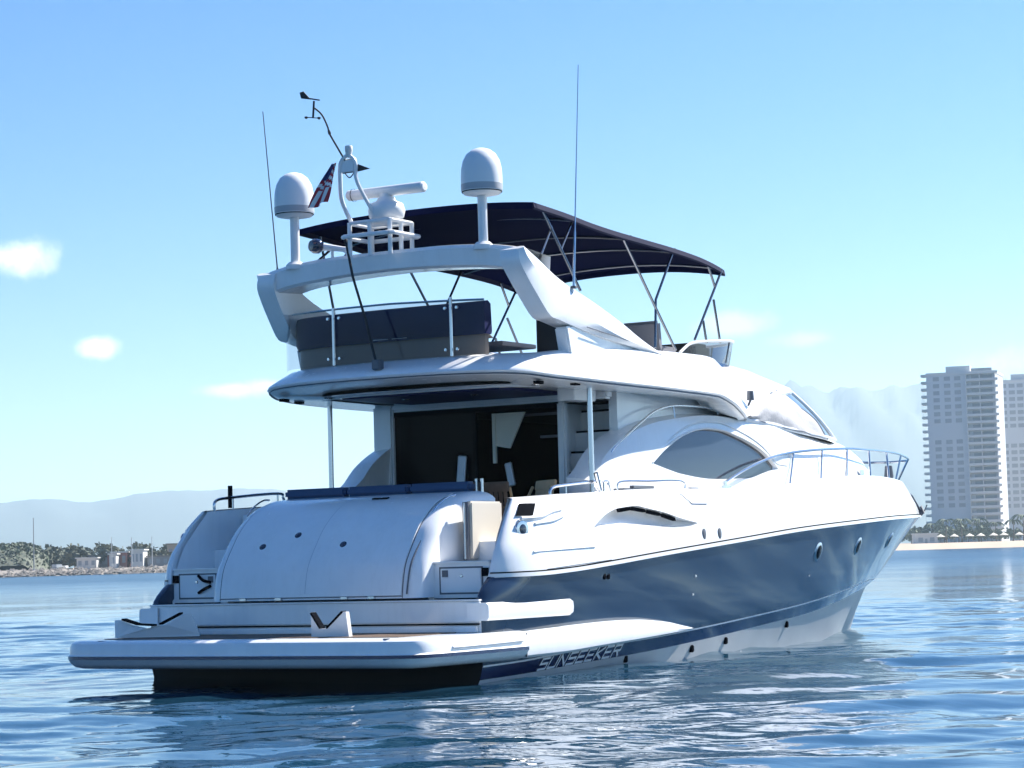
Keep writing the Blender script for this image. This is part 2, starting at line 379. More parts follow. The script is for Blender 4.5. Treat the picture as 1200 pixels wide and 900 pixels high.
# topsides with the scooped engine vent in each side
leafA = pchip([(1.95, 0), (2.2, .06), (2.5, .075), (3.0, .05), (3.76, .0), (4.5, -.04), (4.83, -.035), (5.05, 0)])
leafB = pchip([(1.95, 0), (2.33, .17), (2.6, .255), (3.0, .31), (3.38, .315), (3.78, .255), (4.22, .175), (4.51, .105), (5.05, 0)])
def topsY(X, s):
    return lerp(rubY(max(X-.0, 0)), dkY(X), max(s, 0)**2.2)
def topsides():
    Xs0 = np.concatenate([np.linspace(0, 1, 21)[:-1]**2, np.linspace(1, 5.4, 89)[:-1], np.linspace(5.4, 20.15, 90)])
    tt = Xs0/20.15; mb = MB(); rows = []
    xa = pchip([(0, 0), (.25, .06), (.5, .2), (.75, .4), (1, .66)])
    def pt(t, s, dy=0, X=None):
        x0, x1 = xa(s), lerp(20.15, 19.4, s**1.6)
        X = lerp(x0, x1, t)
        xr = lerp(0, 20.15, t); xd = lerp(.66, 19.4, t)
        y = lerp(rubY(xr), dkY(xd), s**2.2)-corner(X-x0)*(1-.6*s)
        return (X, -(y-dy) if y-dy > 0 else 0, lerp(rubZ(xr), dkZ(xd), s))
    def leafpt(t, f, dy):
        # row of the vent: fraction f between lower and upper lip
        x0, x1 = xa(.42), lerp(20.15, 19.4, .42**1.6); X = lerp(x0, x1, t)
        xr = lerp(0, 20.15, t); xd = lerp(.66, 19.4, t)
        zr, zd = rubZ(xr), dkZ(xd); base = lerp(zr, zd, .42)
        inside = 1.95 < X < 5.05
        z = base+(lerp(leafA(X), leafB(X), f) if inside else 0)
        s = (z-zr)/(zd-zr); y = lerp(rubY(xr), dkY(xd), s**2.2)-corner(X-x0)*(1-.6*s)
        if inside:
            hgt = leafB(X)-leafA(X); y -= dy*min(1, hgt/.12)
        return (X, -max(y, 0), z)
    for s in (0, .1, .2, .3): rows.append([pt(t, s) for t in tt])
    rows.append([leafpt(t, 0, 0) for t in tt]); i0 = len(rows)-1
    rows.append([leafpt(t, .07, .07) for t in tt]); rows.append([leafpt(t, .2, .17) for t in tt]); rows.append([leafpt(t, .995, .21) for t in tt])
    rows.append([leafpt(t, 1, 0) for t in tt])
    for s in (.8, .88, .94, .98, 1): rows.append([pt(t, s) for t in tt])
    rows.append([(p[0]-.02*(p[0] > 18), min(p[1]+.05, 0), p[2]+.012) for p in rows[-1]])
    rows.append([(p[0]-.04*(p[0] > 18), min(p[1]+.09, 0), p[2]-.0) for p in rows[-1]])
    mb.grid(rows, lambda i, j: 0)
    cap = [[r[0], (r[0][0]+.012, r[0][1]+.025, r[0][2]), (r[0][0]+.3, min(r[0][1]+.04, -2.2), r[0][2])] for r in rows[:-2]]
    mb.grid(cap, 0)
    return mb
TOPS = topsides()
(MB().add(TOPS).add(TOPS.mirror())).build('topsides', [M_WHITE], YA, 38)
def band(yf, zf, x0, x1, dz0, dz1, off, name, mt, n=110, both=True):
    mb = MB()
    rows = [[], [], [], []]
    for t in np.linspace(0, 1, n):
        X = lerp(x0, x1, t**1.5); y, z = yf(X)-corner(X-x0), zf(X)
        for k, (o, dz) in enumerate(((-.03, dz0), (off, dz0), (off, dz1), (-.03, dz1))): rows[k].append((X+(o*.8 if X > 19 else 0), -max(y+o, 0), z+dz))
    mb.grid(rows)
    if both: mb.add(mb.mirror())
    return mb.build(name, mt, YA)
band(rubY, rubZ, 0, 20.15, -.012, .035, .028, 'rub_rail', M_WHITE)
band(rubY, rubZ, 0, 20.15, .037, .052, .016, 'rail_seal', M_DARK)
def yside(X, z):      # starboard topsides half beam at (X, z)
    lo, hi = 0., 1.
    xa = pchip([(0, 0), (.25, .06), (.5, .2), (.75, .4), (1, .66)])
    def at(s):
        x0, x1 = xa(s), lerp(20.15, 19.4, s**1.6); t = min(max((X-x0)/(x1-x0), 0), 1); xr = 20.15*t; xd = lerp(.66, 19.4, t)
        return lerp(rubZ(xr), dkZ(xd), s), lerp(rubY(xr), dkY(xd), s**2.2)-corner(X-x0)*(1-.6*s)
    for _ in range(26):
        m_ = (lo+hi)/2
        if at(m_)[0] < z: lo = m_
        else: hi = m_
    return at(lo)[1]
def yblue(X, z):
    lo, hi = 0., 1.; xa = pchip([(0, -.3), (.5, -.3), (.72, -.3), (.86, -.2), (1, 0)])
    def at(s):
        x0, x1 = xa(s), lerp(17.4, 20.15, s); t = min(max((X-x0)/(x1-x0), 0), 1); xk, xr = lerp(-.3, 17.4, t), 20.15*t
        return lerp(knZ(xk), rubZ(xr), s), lerp(knY(xk)+.012, rubY(xr), s**(1+.55*max(0, t-.45)))-corner(X-x0)*s
    for _ in range(26):
        m_ = (lo+hi)/2
        if at(m_)[0] < z: lo = m_
        else: hi = m_
    return at(lo)[1]

# louvres in the vent, both sides
for sg in (-1, 1):
    mb = MB()
    for k, X in enumerate((3.05, 3.42, 3.80, 4.18)):
        x1 = X+.3; zt0 = lerp(rubZ(X), dkZ(X), .42)+leafB(X); zt1 = lerp(rubZ(x1), dkZ(x1), .42)+leafB(x1)
        y0 = yside(X, zt0)-.03; y1 = yside(x1, zt1)-.03
        mb.prism([(X, -y0, zt0-.012), (x1, -y1, zt1-.012), (x1+.02, -y1, zt1-.055), (X+.03, -y0, zt0-.06)], (0, .05, 0))
    (mb if sg < 0 else mb.mirror()).build('vent_louvre', M_DARK, YA)
# portholes
for sg in (-1, 1):
    for X, z in ((9.35, 1.41), (11.3, 1.48), (13.62, 1.565)):
        y = yblue(X, z); dy = (yblue(X+.1, z)-yblue(X-.1, z))/.2; dz = (yblue(X, z+.1)-yblue(X, z-.1))/.2
        nrm = Vector((-dy, 1, -dz)).normalized(); nrm = Vector((nrm.x, -nrm.y, nrm.z)) if sg < 0 else nrm
        c = Vector((X, sg*y, z))
        def oval(mb, ra, rb, d0, d1, m=0):
            ax = Vector((1, 0, 0)); ax = (ax-nrm*ax.dot(nrm)).normalized(); ay = nrm.cross(ax)
            rows = []
            for (f, d) in ((0, d1), (.82, d1), (1, d0+.6*(d1-d0)), (1.04, d0)):
                rows.append([c+nrm*d+(ax*math.cos(a)*ra+ay*math.sin(a)*rb)*f for a in np.linspace(0, 2*math.pi, 29)])
            mb.grid(rows, m)
        mb = MB(); oval(mb, .15, .15, -.02, .018); rim = mb.build('porthole', M_STEEL, YA)
        mb = MB(); oval(mb, .118, .118, .0, .022); mb.build('porthole_glass', M_DGLASS, rim)
# name lettering along the navy band, starboard and port
def lettering():
    G = {'S': [[(1, 1), (.0, 1), (.0, .52), (1, .52), (1, 0), (0, 0)]], 'U': [[(0, 1), (0, 0), (1, 0), (1, 1)]],
         'N': [[(0, 0), (0, 1), (1, 0), (1, 1)]], 'E': [[(1, 1), (0, 1), (0, 0), (1, 0)], [(0, .5), (.85, .5)]],
         'K': [[(0, 1), (0, 0)], [(1, 1), (.12, .5), (1, 0)]], 'R': [[(0, 0), (0, 1), (1, 1), (1, .5), (.1, .5)], [(.55, .5), (1, 0)]]}
    mb = MB(); word = 'SUNSEEKER'; th = .085
    adv = 2.11/len(word)
    def srf(u, v, off):       # u metres along, v 0..1 across the band
        X = 1.03+u+(v-.2)*.075; v2 = .12+.78*v
        y = lerp(nwY(X), knY(X), v2); z = lerp(nwZ(X), knZ(X), v2)
        return (X, -(y+off), z)
    k = 0
    for i, ch in enumerate(word):
        for pl in G[ch]:
            for a, b in zip(pl[:-1], pl[1:]):
                w = adv*.76
                A = Vector((a[0]*w, a[1]*.115)); B = Vector((b[0]*w, b[1]*.115)); d = (B-A).normalized(); n = Vector((-d.y, d.x))*.0122
                A2 = A-d*.012; B2 = B+d*.012
                off = .008+.0006*k; k = (k+1) % 5
                for t0, t1 in ((0, .5), (.5, 1)):
                    p, q = A2.lerp(B2, t0), A2.lerp(B2, t1)
                    pts = [p+n, q+n, q-n, p-n]
                    mb.face([srf(i*adv+c.x, c.y/.115, off) for c in pts])
    return mb
LT = lettering()
LT.build('name_lettering', M_SILVER, YA, 0, weld=0)
def port_lettering():   # reads forwards on the port side too
    t = MB(); t.f = list(LT.f); t.m = list(LT.m); t.v = [(4.25-x, -y+.0, z) for x, y, z in LT.v]
    t.v = [(x, (lerp(nwY(x), knY(x), .5)+.012), z-nwZ(4.25-x)+nwZ(x)) for x, y, z in t.v]
    return t
port_lettering().build('name_lettering', M_SILVER, YA, 0, weld=0)
# small skin fittings
def fitting(name, X, z, r, mt, blue=False, sg=-1, oval=1.0, proud=.012):
    y = (yblue if blue else yside)(X, z)
    yf = yblue if blue else yside; dx = (yf(X+.05, z)-yf(X-.05, z))/.1
    mb = MB().lathe([(0, proud), (r*.7, proud), (r, proud*.4), (r*1.03, -.03)], (0, 0, 0), 14, 0, (-dx, sg, 0))
    mb.v = [(X+v[0], sg*y+v[1], z+v[2]*oval) for v in mb.v]
    return mb.build(name, mt, YA)
for sg in (-1, 1):
    for dx in (0, .1): fitting('exhaust_outlet', 2.36+dx, 1.18, .04, M_DARK, True, sg)
    fitting('air_vent', 5.16, 1.70, .055, M_GREY, False, sg, 1.4); fitting('air_vent', 5.64, 1.705, .055, M_GREY, False, sg, 1.4)
    fitting('hull_drain', 5.0, 1.13, .016, M_WHITE2, True, sg); fitting('hull_drain', 5.0, .88, .016, M_WHITE2, True, sg); fitting('hull_drain', 9.2, 1.05, .012, M_WHITE2, True, sg)
    fitting('stern_light', .53, 1.79, .105, M_STEEL, False, sg, 1.0, .008); fitting('stern_light_lens', .53, 1.79, .07, M_BLUELENS, False, sg, 1.0, .013)
    # dark fairlead opening near the top of the quarter, with two moulded ribs under it
    mb = MB(); mb.grid([[(lerp(.50, .80, u)+.17*v, -yside(lerp(.50, .80, u)+.17*v, 1.955+.155*v)-.016, 1.955+.155*v) for u in np.linspace(0, 1, 14)] for v in np.linspace(0, 1, 7)])
    (mb if sg < 0 else mb.mirror()).build('fairlead', M_DARK, YA)
    mb = MB()
    mb.tube(spline([(.55, -yside(.66, 1.92)-.0, 1.925), (.95, -yside(.95, 1.93), 1.94), (1.25, -yside(1.25, 2.0), 2.0), (1.5, -yside(1.5, 2.03), 2.03)]), .022)
    mb.tube(spline([(.8, -yside(.8, 1.86)-.0, 1.855), (1.2, -yside(1.2, 1.89), 1.89), (1.5, -yside(1.5, 1.95), 1.95)]), .018)
    mb.tube([(.62, -yside(.66, 1.52)-.003, 1.515), (2.1, -yside(2.1, 1.56)-.003, 1.56)], .012)
    (mb if sg < 0 else mb.mirror()).build('moulded_rib', M_WHITE, YA)

for sg in (-1, 1):
    for X, z in ((3.35, .09), (5.3, .13), (6.45, .19), (8.9, .33)):
        y = nwY(X)-.02; MB().obox((X, sg*(y+.0), z), (.07, .06, .10), (1, 0, 0), (0, 1, 0), (0, 0, 1)).build('overboard_outlet', M_DARK, YA, 0, .012)
    q = MB().tube([(4.85, -yside(4.85, 2.26)-.002, 2.26), (5.05, -yside(5.05, 2.12)-.002, 2.12), (5.5, -yside(5.5, 2.12)-.002, 2.12)], .006)
    (q if sg < 0 else q.mirror()).build('moulding_seam', M_GREY, YA)
    q = MB().tube([(.9, -yside(.9, 1.30)-.001, 1.30), (2.5, -yside(2.5, 1.39)-.001, 1.39)], .004)
    (q if sg < 0 else q.mirror()).build('moulding_seam', M_GREY, YA)
g_ = np.random.default_rng(17); fo = MB()
for cx, n, sp in ((6.6, 16, .12),):
    for k in range(n):
        X = cx+g_.normal(0, sp); y = -(nwY(max(X, -.3))-.02+abs(g_.normal(0, .09))+.02*(X < 9)); r = g_.uniform(.006, .02)
        fo.lathe([(0, r*.5), (r*.7, r*.35), (r, 0), (0, -r*.3)], (X, y, g_.uniform(-.01, .03)+(abs(g_.normal(0, .05)) if cx == 6.7 else 0)), 7)
M_FOAM = mat('white_water', (.8, .82, .84), .35)
tag(fo.build('foam', M_FOAM, None, 60, weld=0), kind='stuff')
# ---- swim platform
def platform():
    half = [(.32, 2.76), (-.1, 2.76), (-.6, 2.74), (-1.1, 2.71), (-1.5, 2.67), (-1.72, 2.61), (-1.85, 2.50), (-1.92, 2.33), (-1.95, 2.05), (-1.97, 1.3), (-1.98, .5), (-1.98, 0)]
    half = [(p.x, p.y) for p in spline([(a, b, 0) for a, b in half], 3)]
    def nrm(i):
        a = half[max(i-1, 0)]; b = half[min(i+1, len(half)-1)]; d = Vector((b[0]-a[0], b[1]-a[1])).normalized(); return Vector((d.y, -d.x))
    lv = [(.55, .23), (.16, .235), (.07, .255), (.015, .30), (-.012, .345), (-.02, .352), (-.02, .392), (-.012, .398), (0, .41), (.004, .50), (.022, .545), (.06, .568), (.12, .577), (.35, .58)]
    mb = MB(); rows = []
    for ins, z in lv:
        r = []
        for i, (x, y) in enumerate(half):
            n = nrm(i); 
            q = Vector((x, y))-Vector((-abs(n.x) if n.x < 0 else n.x, n.y))*ins if False else Vector((x, y))+(-Vector((n.x, n.y)) if n.dot(Vector((-.6, 0))-Vector((x, y))) < 0 else Vector((n.x, n.y)))*ins
            if i == len(half)-1: q.y = 0
            if i == 0: q.x = x
            r.append((q.x, -max(q.y, 0), z))
        rows.append(r)
    mb.grid(rows, lambda i, j: 1 if i == 5 else 0)
    mb.add(mb.mirror())
    for r, fl in ((rows[0], 0), (rows[-1], 0)):
        for i in range(len(r)-1):
            a, b = r[i], r[i+1]; mb.face([a, b, (b[0], -b[1], b[2]), (a[0], -a[1], a[2])], 0)
    # side seam where the platform meets the hull fairing
    return mb.build('swim_platform', [M_WHITE, M_NAVYBAND], YA, 35)
plat = platform()
mb = MB()
for k in range(11):
    x = -1.58+k*.112; mb.box((x, -2.18, .581), (x+.104, 2.18, .588))
mb.build('teak_mat', M_TEAKD, plat, 0)
for y in (2.0, -.55, -2.2):
    MB().lathe([(0, .006), (.05, .006), (.06, -.004)], (-1.83, y, .572), 14).build('cleat_cover', M_GREY, plat)
MB().tube(spline([(-1.25, -2.700, .45), (-1.0, -2.722, .45), (-.5, -2.748, .455), (-.12, -2.764, .46), (.2, -2.766, .465)]), .016).build('platform_fender_strip', M_WHITE2, plat)
# side fairing that carries the platform forward along the hull
def fairing():
    mb = MB(); rows = [[], [], [], [], [], [], [], []]
    zt = pchip([(.335, .572), (1.5, .60), (2.6, .615), (3.4, .605), (4.2, .55), (4.8, .475), (5.25, .42)])
    zb = pchip([(.335, .25), (1.2, .262), (2.0, .292), (3.4, .345), (4.2, .375), (5.25, .41)])
    yo = pchip([(.335, 2.74), (1.5, 2.79), (2.8, 2.80), (4.0, 2.74), (4.7, 2.64), (5.25, 2.50)])
    for X in np.linspace(.335, 5.25, 46):
        a, b, y = zt(X), zb(X), yo(X); h = a-b
        for k, (dy, z) in enumerate(((-.35, b), (-.05, b), (-.012, b+.03*min(1, h/.3)), (0, b+.35*h), (-.012, b+.72*h), (-.05, b+.86*h), (-.09, b+.93*h), (-.35, a+.01))):
            rows[k].append((X, -(y+dy), z))
    mb.grid(rows); mb.face([r[0] for r in rows]); return mb
F = fairing(); F.build('platform_fairing', M_WHITE, YA, 30); F.mirror().build('platform_fairing', M_WHITE, YA, 30)
for sg in (-1, 1): MB().box((.322, sg*2.735-.012, .262), (.334, sg*2.735+.012, .55)).build('fairing_seam', M_GREY, YA)
# moulded wing at the foot of the quarter
def wing():
    mb = MB(); rows = [[] for _ in range(7)]
    for t in np.linspace(0, 1, 24):
        X = lerp(-.36, 1.72, t); e = max(0, (t-.9)/.1); h = .105*math.sqrt(max(1-e*e, .02)); yo = 2.64+.05*t-.10*e*e
        for k, (dy, dz) in enumerate(((-.3, -1), (-.03, -1), (0, -.75), (.006, 0), (0, .75), (-.03, 1), (-.3, 1))): rows[k].append((X, -(yo+dy), .825+h*dz+.0*X))
    mb.grid(rows); mb.face([r[0] for r in rows]); mb.face([r[-1] for r in rows]); return mb
Wg = wing(); Wg.build('quarter_wing', M_WHITE, YA, 30); Wg.mirror().build('quarter_wing', M_WHITE, YA, 30)
# tender chocks standing on the platform
mb = MB()
def chock(w0, w1, h, X, depth, yc):
    c = MB(); c.prism([(X, yc+w0, .585), (X, yc+w0, .585+h*.93), (X, yc+w0-.03*abs(w0), .585+h), (X, yc+.05, .585+h*.33), (X, yc-.03, .585+h*.33), (X, yc-w1+.1, .585+h), (X, yc-w1+.04, .585+h), (X, yc-w1, .585)], (depth, 0, 0)); return c
c1 = chock(.18, .36, .29, -1.36, .07, -.98); o = c1.build('tender_chock', M_WHITE2, YA, 0)
MB().prism([(-1.37, -.81, .875), (-1.37, -.94, .69), (-1.37, -.92, .68), (-1.37, -.79, .86)], (.1, 0, 0)).prism([(-1.37, -1.24, .885), (-1.37, -1.01, .69), (-1.37, -1.03, .68), (-1.37, -1.26, .868)], (.1, 0, 0)).build('chock_pad', M_DARK, o, 0)
c2 = MB().prism([(-1.3, 2.25, .59), (-1.3, 2.25, .81), (-1.28, 2.18, .81), (-1.22, 2.02, .74), (-1.18, 1.85, .70), (-1.08, 1.6, .74), (-1.0, 1.42, .86), (-.95, 1.32, .87), (-.9, 1.24, .62), (-.9, 1.24, .59)], (.09, .06, 0))
o = c2.build('tender_chock', M_WHITE2, YA, 0)
pad = MB()
for a, b in (((-1.26, 2.14, .80), (-1.2, 1.95, .735)), ((-1.2, 1.95, .735), (-1.12, 1.76, .72)), ((-1.1, 1.68, .735), (-1.0, 1.44, .86))):
    d = (Vector(b)-Vector(a)); pad.obox((Vector(a)+Vector(b))/2+Vector((.04, .03, .018)), (d.length, .16, .022), d, d.cross(Vector((0, 0, 1))), (0, 0, 1))
pad.build('chock_pad', M_DARK, o, 0)

# ---- transom: ledge, steps, garage door
gp = [(-.30, 1.00), (-.27, 1.2), (-.2, 1.42), (-.02, 1.68), (.15, 1.88), (.38, 2.06), (.58, 2.17), (.8, 2.24), (1.1, 2.29), (1.4, 2.31)]
gps = [(p.x, p.z) for p in spline([(a, 0, b) for a, b in gp], 5)]
tr = MB(); tr.box((-.34, -2.5, .952), (1.0, 2.5, .972)); tr.box((-.325, -2.5, .70), (-.298, 2.5, .948)); tr.box((-.36, -2.46, .585), (-.298, 2.46, .66))
tr.build('transom_ledge', M_WHITE, YA, 30, .008)
MB().box((-.33, -2.48, .672), (-.299, 2.48, .690)).build('transom_groove', M_DARK, YA, 0)
def garage():
    mb = MB()
    ys = list(np.linspace(-1.62, 1.56, 30))
    def edge(y):      # sides lean in and the shoulders round off
        d = min(y+1.62, 1.56-y); return -.0 if d > .2 else (1-math.sqrt(max(0, 1-((.2-d)/.2)**2)))*.16
    ys = sorted(set([-1.62, -1.61, -1.585, -1.55, -1.5, -1.45, 1.39, 1.44, 1.49, 1.525, 1.55, 1.56]+[round(y, 3) for y in ys if -1.40 < y < 1.34]))
    rows = []
    for y in ys:
        e = edge(y); rows.append([(x+e*.8, y, z-e*.5*(z-1.0)) for x, z in gps])
    mb.grid(rows)
    for r in (rows[0], rows[-1]): mb.face([(x, y, z) for x, y, z in r]+[(1.4, r[0][1], 1.0)])
    return mb.build('garage_moulding', M_WHITE, YA, 40)
ga = garage()
def panel():
    mb = MB(); rows = []; L = [p for p in gps if p[1] < 2.27][1:]
    for y in np.linspace(-1.38, 1.36, 20):
        rows.append([(x-.012, y, z+.010) for x, z in L])
    b = [[(x+.02, y, z-.02) for x, y, z in r] for r in (rows[0],)]
    mb.grid(rows); mb.grid([rows[0], [(x+.02, y, z-.016) for x, y, z in rows[0]]]); mb.grid([rows[-1], [(x+.02, y, z-.016) for x, y, z in rows[-1]]])
    mb.grid([[r[0] for r in rows], [(r[0][0]+.02, r[0][1], r[0][2]-.01) for r in rows]])
    return mb.build('garage_door', M_WHITE, ga, 30)
gd = panel()
gm = MB(); gl = [p for p in gps if p[1] < 2.275]
for y in (-1.392, 1.372): gm.grid([[(x-.004, y-.006, z+.004) for x, z in gl], [(x-.004, y+.006, z+.004) for x, z in gl]])
gm.grid([[(-.313, y, 1.022) for y in (-1.39, 1.37)], [(-.313, y, 1.032) for y in (-1.39, 1.37)]])
gm.build('door_gap', M_GREY, ga, 0)
sm2 = MB(); L_ = [p for p in gps if 1.03 < p[1] < 2.26]; sm2.grid([[(x-.0135, .05-.004, z+.0115) for x, z in L_], [(x-.0135, .05+.004, z+.0115) for x, z in L_]]); sm2.build('door_seam', M_SEAM, ga, 0)
def on_door(z):
    xs = [p[0] for p in gps]; zs = [p[1] for p in gps]; x = float(np.interp(z, zs, xs)); x2 = float(np.interp(z+.05, zs, xs)); t = Vector((x2-x, 0, .05)).normalized()
    return x, Vector((-t.z, 0, t.x))
for y, z in ((.88, 1.665), (.40, 1.80), (-.36, 1.665)):
    x, n = on_door(z)
    ml = MB().lathe([(0, .02), (.045, .016), (.07, 0)], (x, y, z), 16, 0, n); ml.v = [(v[0], y+(v[1]-y)*1.1, v[2]) for v in ml.v]
    ml.build('door_light', M_BLUELENS, gd)
for y in (1.0, .45, -.55, -.95): MB().box((-.335, y-.05, 1.0), (-.30, y+.05, 1.03)).build('door_hinge', M_STEEL, gd, 0, .006)
for y in (.55, .42): 
    x, n = on_door(2.22); MB().obox((x, y-.9, 2.245), (.06, .1, .012), (1, 0, .2), (0, 1, 0), (-.2, 0, 1)).build('door_latch', M_DARK, gd, 0)
x, n = on_door(2.0)
MB().tube(spline([(.36, -1.43, 2.04), (.52, -1.44, 2.15), (.72, -1.45, 2.23), (.86, -1.45, 2.25)]), .012).build('grab_handle', M_STEEL, ga)
MB().tube(spline([(.36, 1.42, 2.08), (.52, 1.43, 2.20), (.72, 1.44, 2.28), (.86, 1.44, 2.29)]), .012).build('grab_handle', M_STEEL, ga)
MB().tube(spline([(-.31, -1.46, 1.05), (-.22, -1.47, 1.4), (.0, -1.48, 1.68), (.25, -1.49, 1.94)]), .010).build('side_seam', M_GREY, ga)
# stairs up each side of the garage
for sg, nm in ((-1, 's'), (1, 'p')):
    st = MB(); st.box((.06, 1.52, .972), (1.3, 2.42, 1.40)); st.box((.8, 1.52, 1.42), (1.5, 2.42, 1.66)); st.box((.03, 1.52, 1.40), (.9, 2.42, 1.425))
    if sg < 0: st = st.mirror()
    so = st.build('boarding_step', M_WHITE, YA, 30, .012)
    lk = MB().box((.045, 1.72, 1.05), (.058, 2.3, 1.34)); lg = MB().box((.052, 1.70, 1.03), (.06, 2.32, 1.36))
    (lg if sg > 0 else lg.mirror()).build('locker_gap', M_GREY, so, 0); (lk if sg > 0 else lk.mirror()).build('locker_door', M_WHITE2, so, 0, .006)
    MB().lathe([(0, .01), (.018, .01), (.024, 0)], (.045, sg*2.02, 1.25), 12, 0, (-1, 0, 0)).build('locker_knob', M_STEEL, so)
    MB().box((.035, sg*1.79-.04, 1.24), (.045, sg*1.79+.04, 1.32)).build('locker_socket', M_GREY, so, 0)
    MB().box((.03, sg*2.36-.045, 1.24), (.05, sg*2.36+.045, 1.34)).build('locker_socket', M_DARK, so, 0)
    MB().box((.0, sg*2.0-.35, .973), (.06, sg*2.0+.35, .985)).build('step_tread', M_DARK, so, 0)
MB().tube(spline([(.03, 1.78, 1.24), (.0, 1.88, 1.27), (.03, 1.98, 1.33)]), .02).tube(spline([(.03, 1.78, 1.20), (.0, 1.88, 1.15), (.03, 1.98, 1.11)]), .02).build('shore_power_inlet', M_DARK, YA)
# inner walls of both quarters and the cockpit coaming
for sg in (-1, 1):
    mb = MB(); top = []; 
    for X in np.linspace(.66, 4.2, 16): top.append((X, dkY(X)-.09, dkZ(X)))
    wi = pchip([(.66, 2.32), (1.2, 2.25), (1.8, 2.12), (4.2, 2.08)]); rows = [[(x, -max(y-corner(x-.66)*.4, wi(x)+.03), z) for x, y, z in top], [(x, -wi(x), z+.0) for x, y, z in top], [(x, -wi(x)-.02, 1.0) for x, y, z in top]]
    mb.grid(rows)
    mb.face([(0.04, -2.42, .97), (.04, -2.42, 1.24), (.26, -2.40, 1.7), (.68, -2.32, 2.17), (.68, -2.34, .97)])
    (mb if sg < 0 else mb.mirror()).build('cockpit_coaming', M_WHITE, YA, 30)
# white gate leaf standing open at the head of the starboard stairs, closed gate to port
gt = MB().obox((1.02, -1.76, 1.80), (.80, .09, .72), (1, .05, 0), (-.05, 1, 0), (0, 0, 1)); g_o = gt.build('cockpit_gate', M_CREAMW, YA, 30, .02); MB().box((.585, -1.80, 1.44), (.612, -1.72, 2.15)).build('gate_gap', M_GREY, g_o, 0)
MB().tube([(.58, -1.75, 1.45), (.58, -1.75, 2.14)], .016).build('gate_hinge', M_STEEL, g_o)
gp_ = MB().box((1.25, 1.5, 1.40), (1.33, 2.2, 2.12)); g_p = gp_.build('cockpit_gate', M_WHITE, YA, 30, .02)
MB().box((1.235, 1.6, 1.72), (1.248, 2.12, 2.06)).build('gate_grille', M_DARK, g_p, 0)
# cockpit sole, sunpad cushions, bench
MB().box((1.5, -2.07, 1.36), (4.2, 2.07, 1.42)).build('cockpit_sole', M_TEAKD, YA, 0)
MB().box((1.4, -1.5, 1.36), (2.05, 1.42, 1.8)).build('cockpit_bench', M_WHITE, YA, 30, .03)
for a, b in ((-1.40, -.48), (-.46, .50), (.52, 1.5)):
    MB().box((1.26, a, 2.30), (1.45, b, 2.43)).build('seat_cushion', M_CUSHION, YA, 40, .035)
for y in (-1.52, -1.44): MB().tube([(1.38, y, 2.05), (1.38, y, 2.46)], .022).build('gate_post', M_STEEL, YA)
# tubular rails at the quarters
for sg in (-1, 1):
    q = [(.80, sg*2.3, 2.17), (.83, sg*2.3, 2.31), (1.2, sg*2.3, 2.36), (2.2, sg*2.3, 2.42), (2.33, sg*2.3, 2.36), (2.36, sg*2.3, 2.24)]
    if sg < 0: q = [(x+.95, y, z) for x, y, z in q]
    ro = MB().tube(spline(q, 6), .02).build('quarter_rail', M_STEEL, YA)
    for k in (2, 3):
        p = q[k]; MB().tube([(p[0], p[1], p[2]-.01), (p[0], p[1], 2.2)], .014).build('rail_post', M_STEEL, ro)
    MB().tube([(1.22+(1.75 if sg < 0 else 0), sg*2.36, 2.22), (1.22+(1.62 if sg < 0 else 0), sg*2.36, 2.52)], .032).build('rod_holder', M_DARK if sg > 0 else M_STEEL, YA)
for sg in (-1, 1):
    lr = MB().tube(spline([(3.35, sg*2.40, 2.28), (3.42, sg*2.40, 2.41), (4.2, sg*2.41, 2.43), (5.15, sg*2.42, 2.44), (5.25, sg*2.42, 2.32)], 5), .013).build('side_deck_rail', M_STEEL, YA)
    MB().box((5.35, sg*2.44-.03, 2.33), (5.6, sg*2.44+.03, 2.355)).build('deck_filler', M_GREY, YA, 0, .006)
    MB().box((6.4, sg*2.40-.04, 2.36), (6.7, sg*2.40+.04, 2.39)).box((6.5, sg*2.40-.02, 2.39), (6.6, sg*2.40+.02, 2.46)).build('deck_cleat', M_STEEL, YA, 0, .006)
cl = MB().box((3.6, -2.36, 2.30), (4.9, -2.2, 2.33)).box((3.9, -2.34, 2.33), (4.5, -2.28, 2.37)); cl.build('mooring_cleat', M_GREY, YA, 0, .006)

# ---- deckhouse sides, leaf windows, coachroof
fsZ = pchip([(3.2, 2.44), (3.4, 2.55), (3.65, 2.76), (4.3, 3.07), (5.4, 3.31), (7, 3.43), (8.1, 3.40), (9, 3.36), (10, 3.31), (12, 3.27), (14.3, 3.25), (15, 3.2), (16, 3.0), (16.5, 2.84), (16.9, 2.70)])
fsY = pchip([(3.2, 2.2), (6, 2.22), (9, 2.2), (11, 2.07), (12.5, 1.85), (14, 1.5), (15.5, .95), (16.5, .42), (16.9, 0)])
lwA = pchip([(4.76, 2.69), (5.2, 2.61), (5.57, 2.555), (6.63, 2.49), (7.77, 2.52), (8.3, 2.59), (8.83, 2.68)])
lwB = pchip([(4.76, 2.69), (5.2, 2.895), (5.87, 3.115), (6.3, 3.195), (6.69, 3.225), (7.1, 3.215), (7.53, 3.15), (8.0, 3.05), (8.39, 2.925), (8.83, 2.68)])
def fy(X, z):
    z0 = dkZ(X)-.1; z1 = fsZ(X); s = min(max((z-z0)/max(z1-z0, .05), 0), 1); y = fsY(X); lean = min(.16+.10*max(0, X-9), .5, y*.6)
    return y-lean*s**2.4
WX0, WX1 = 4.76, 8.83
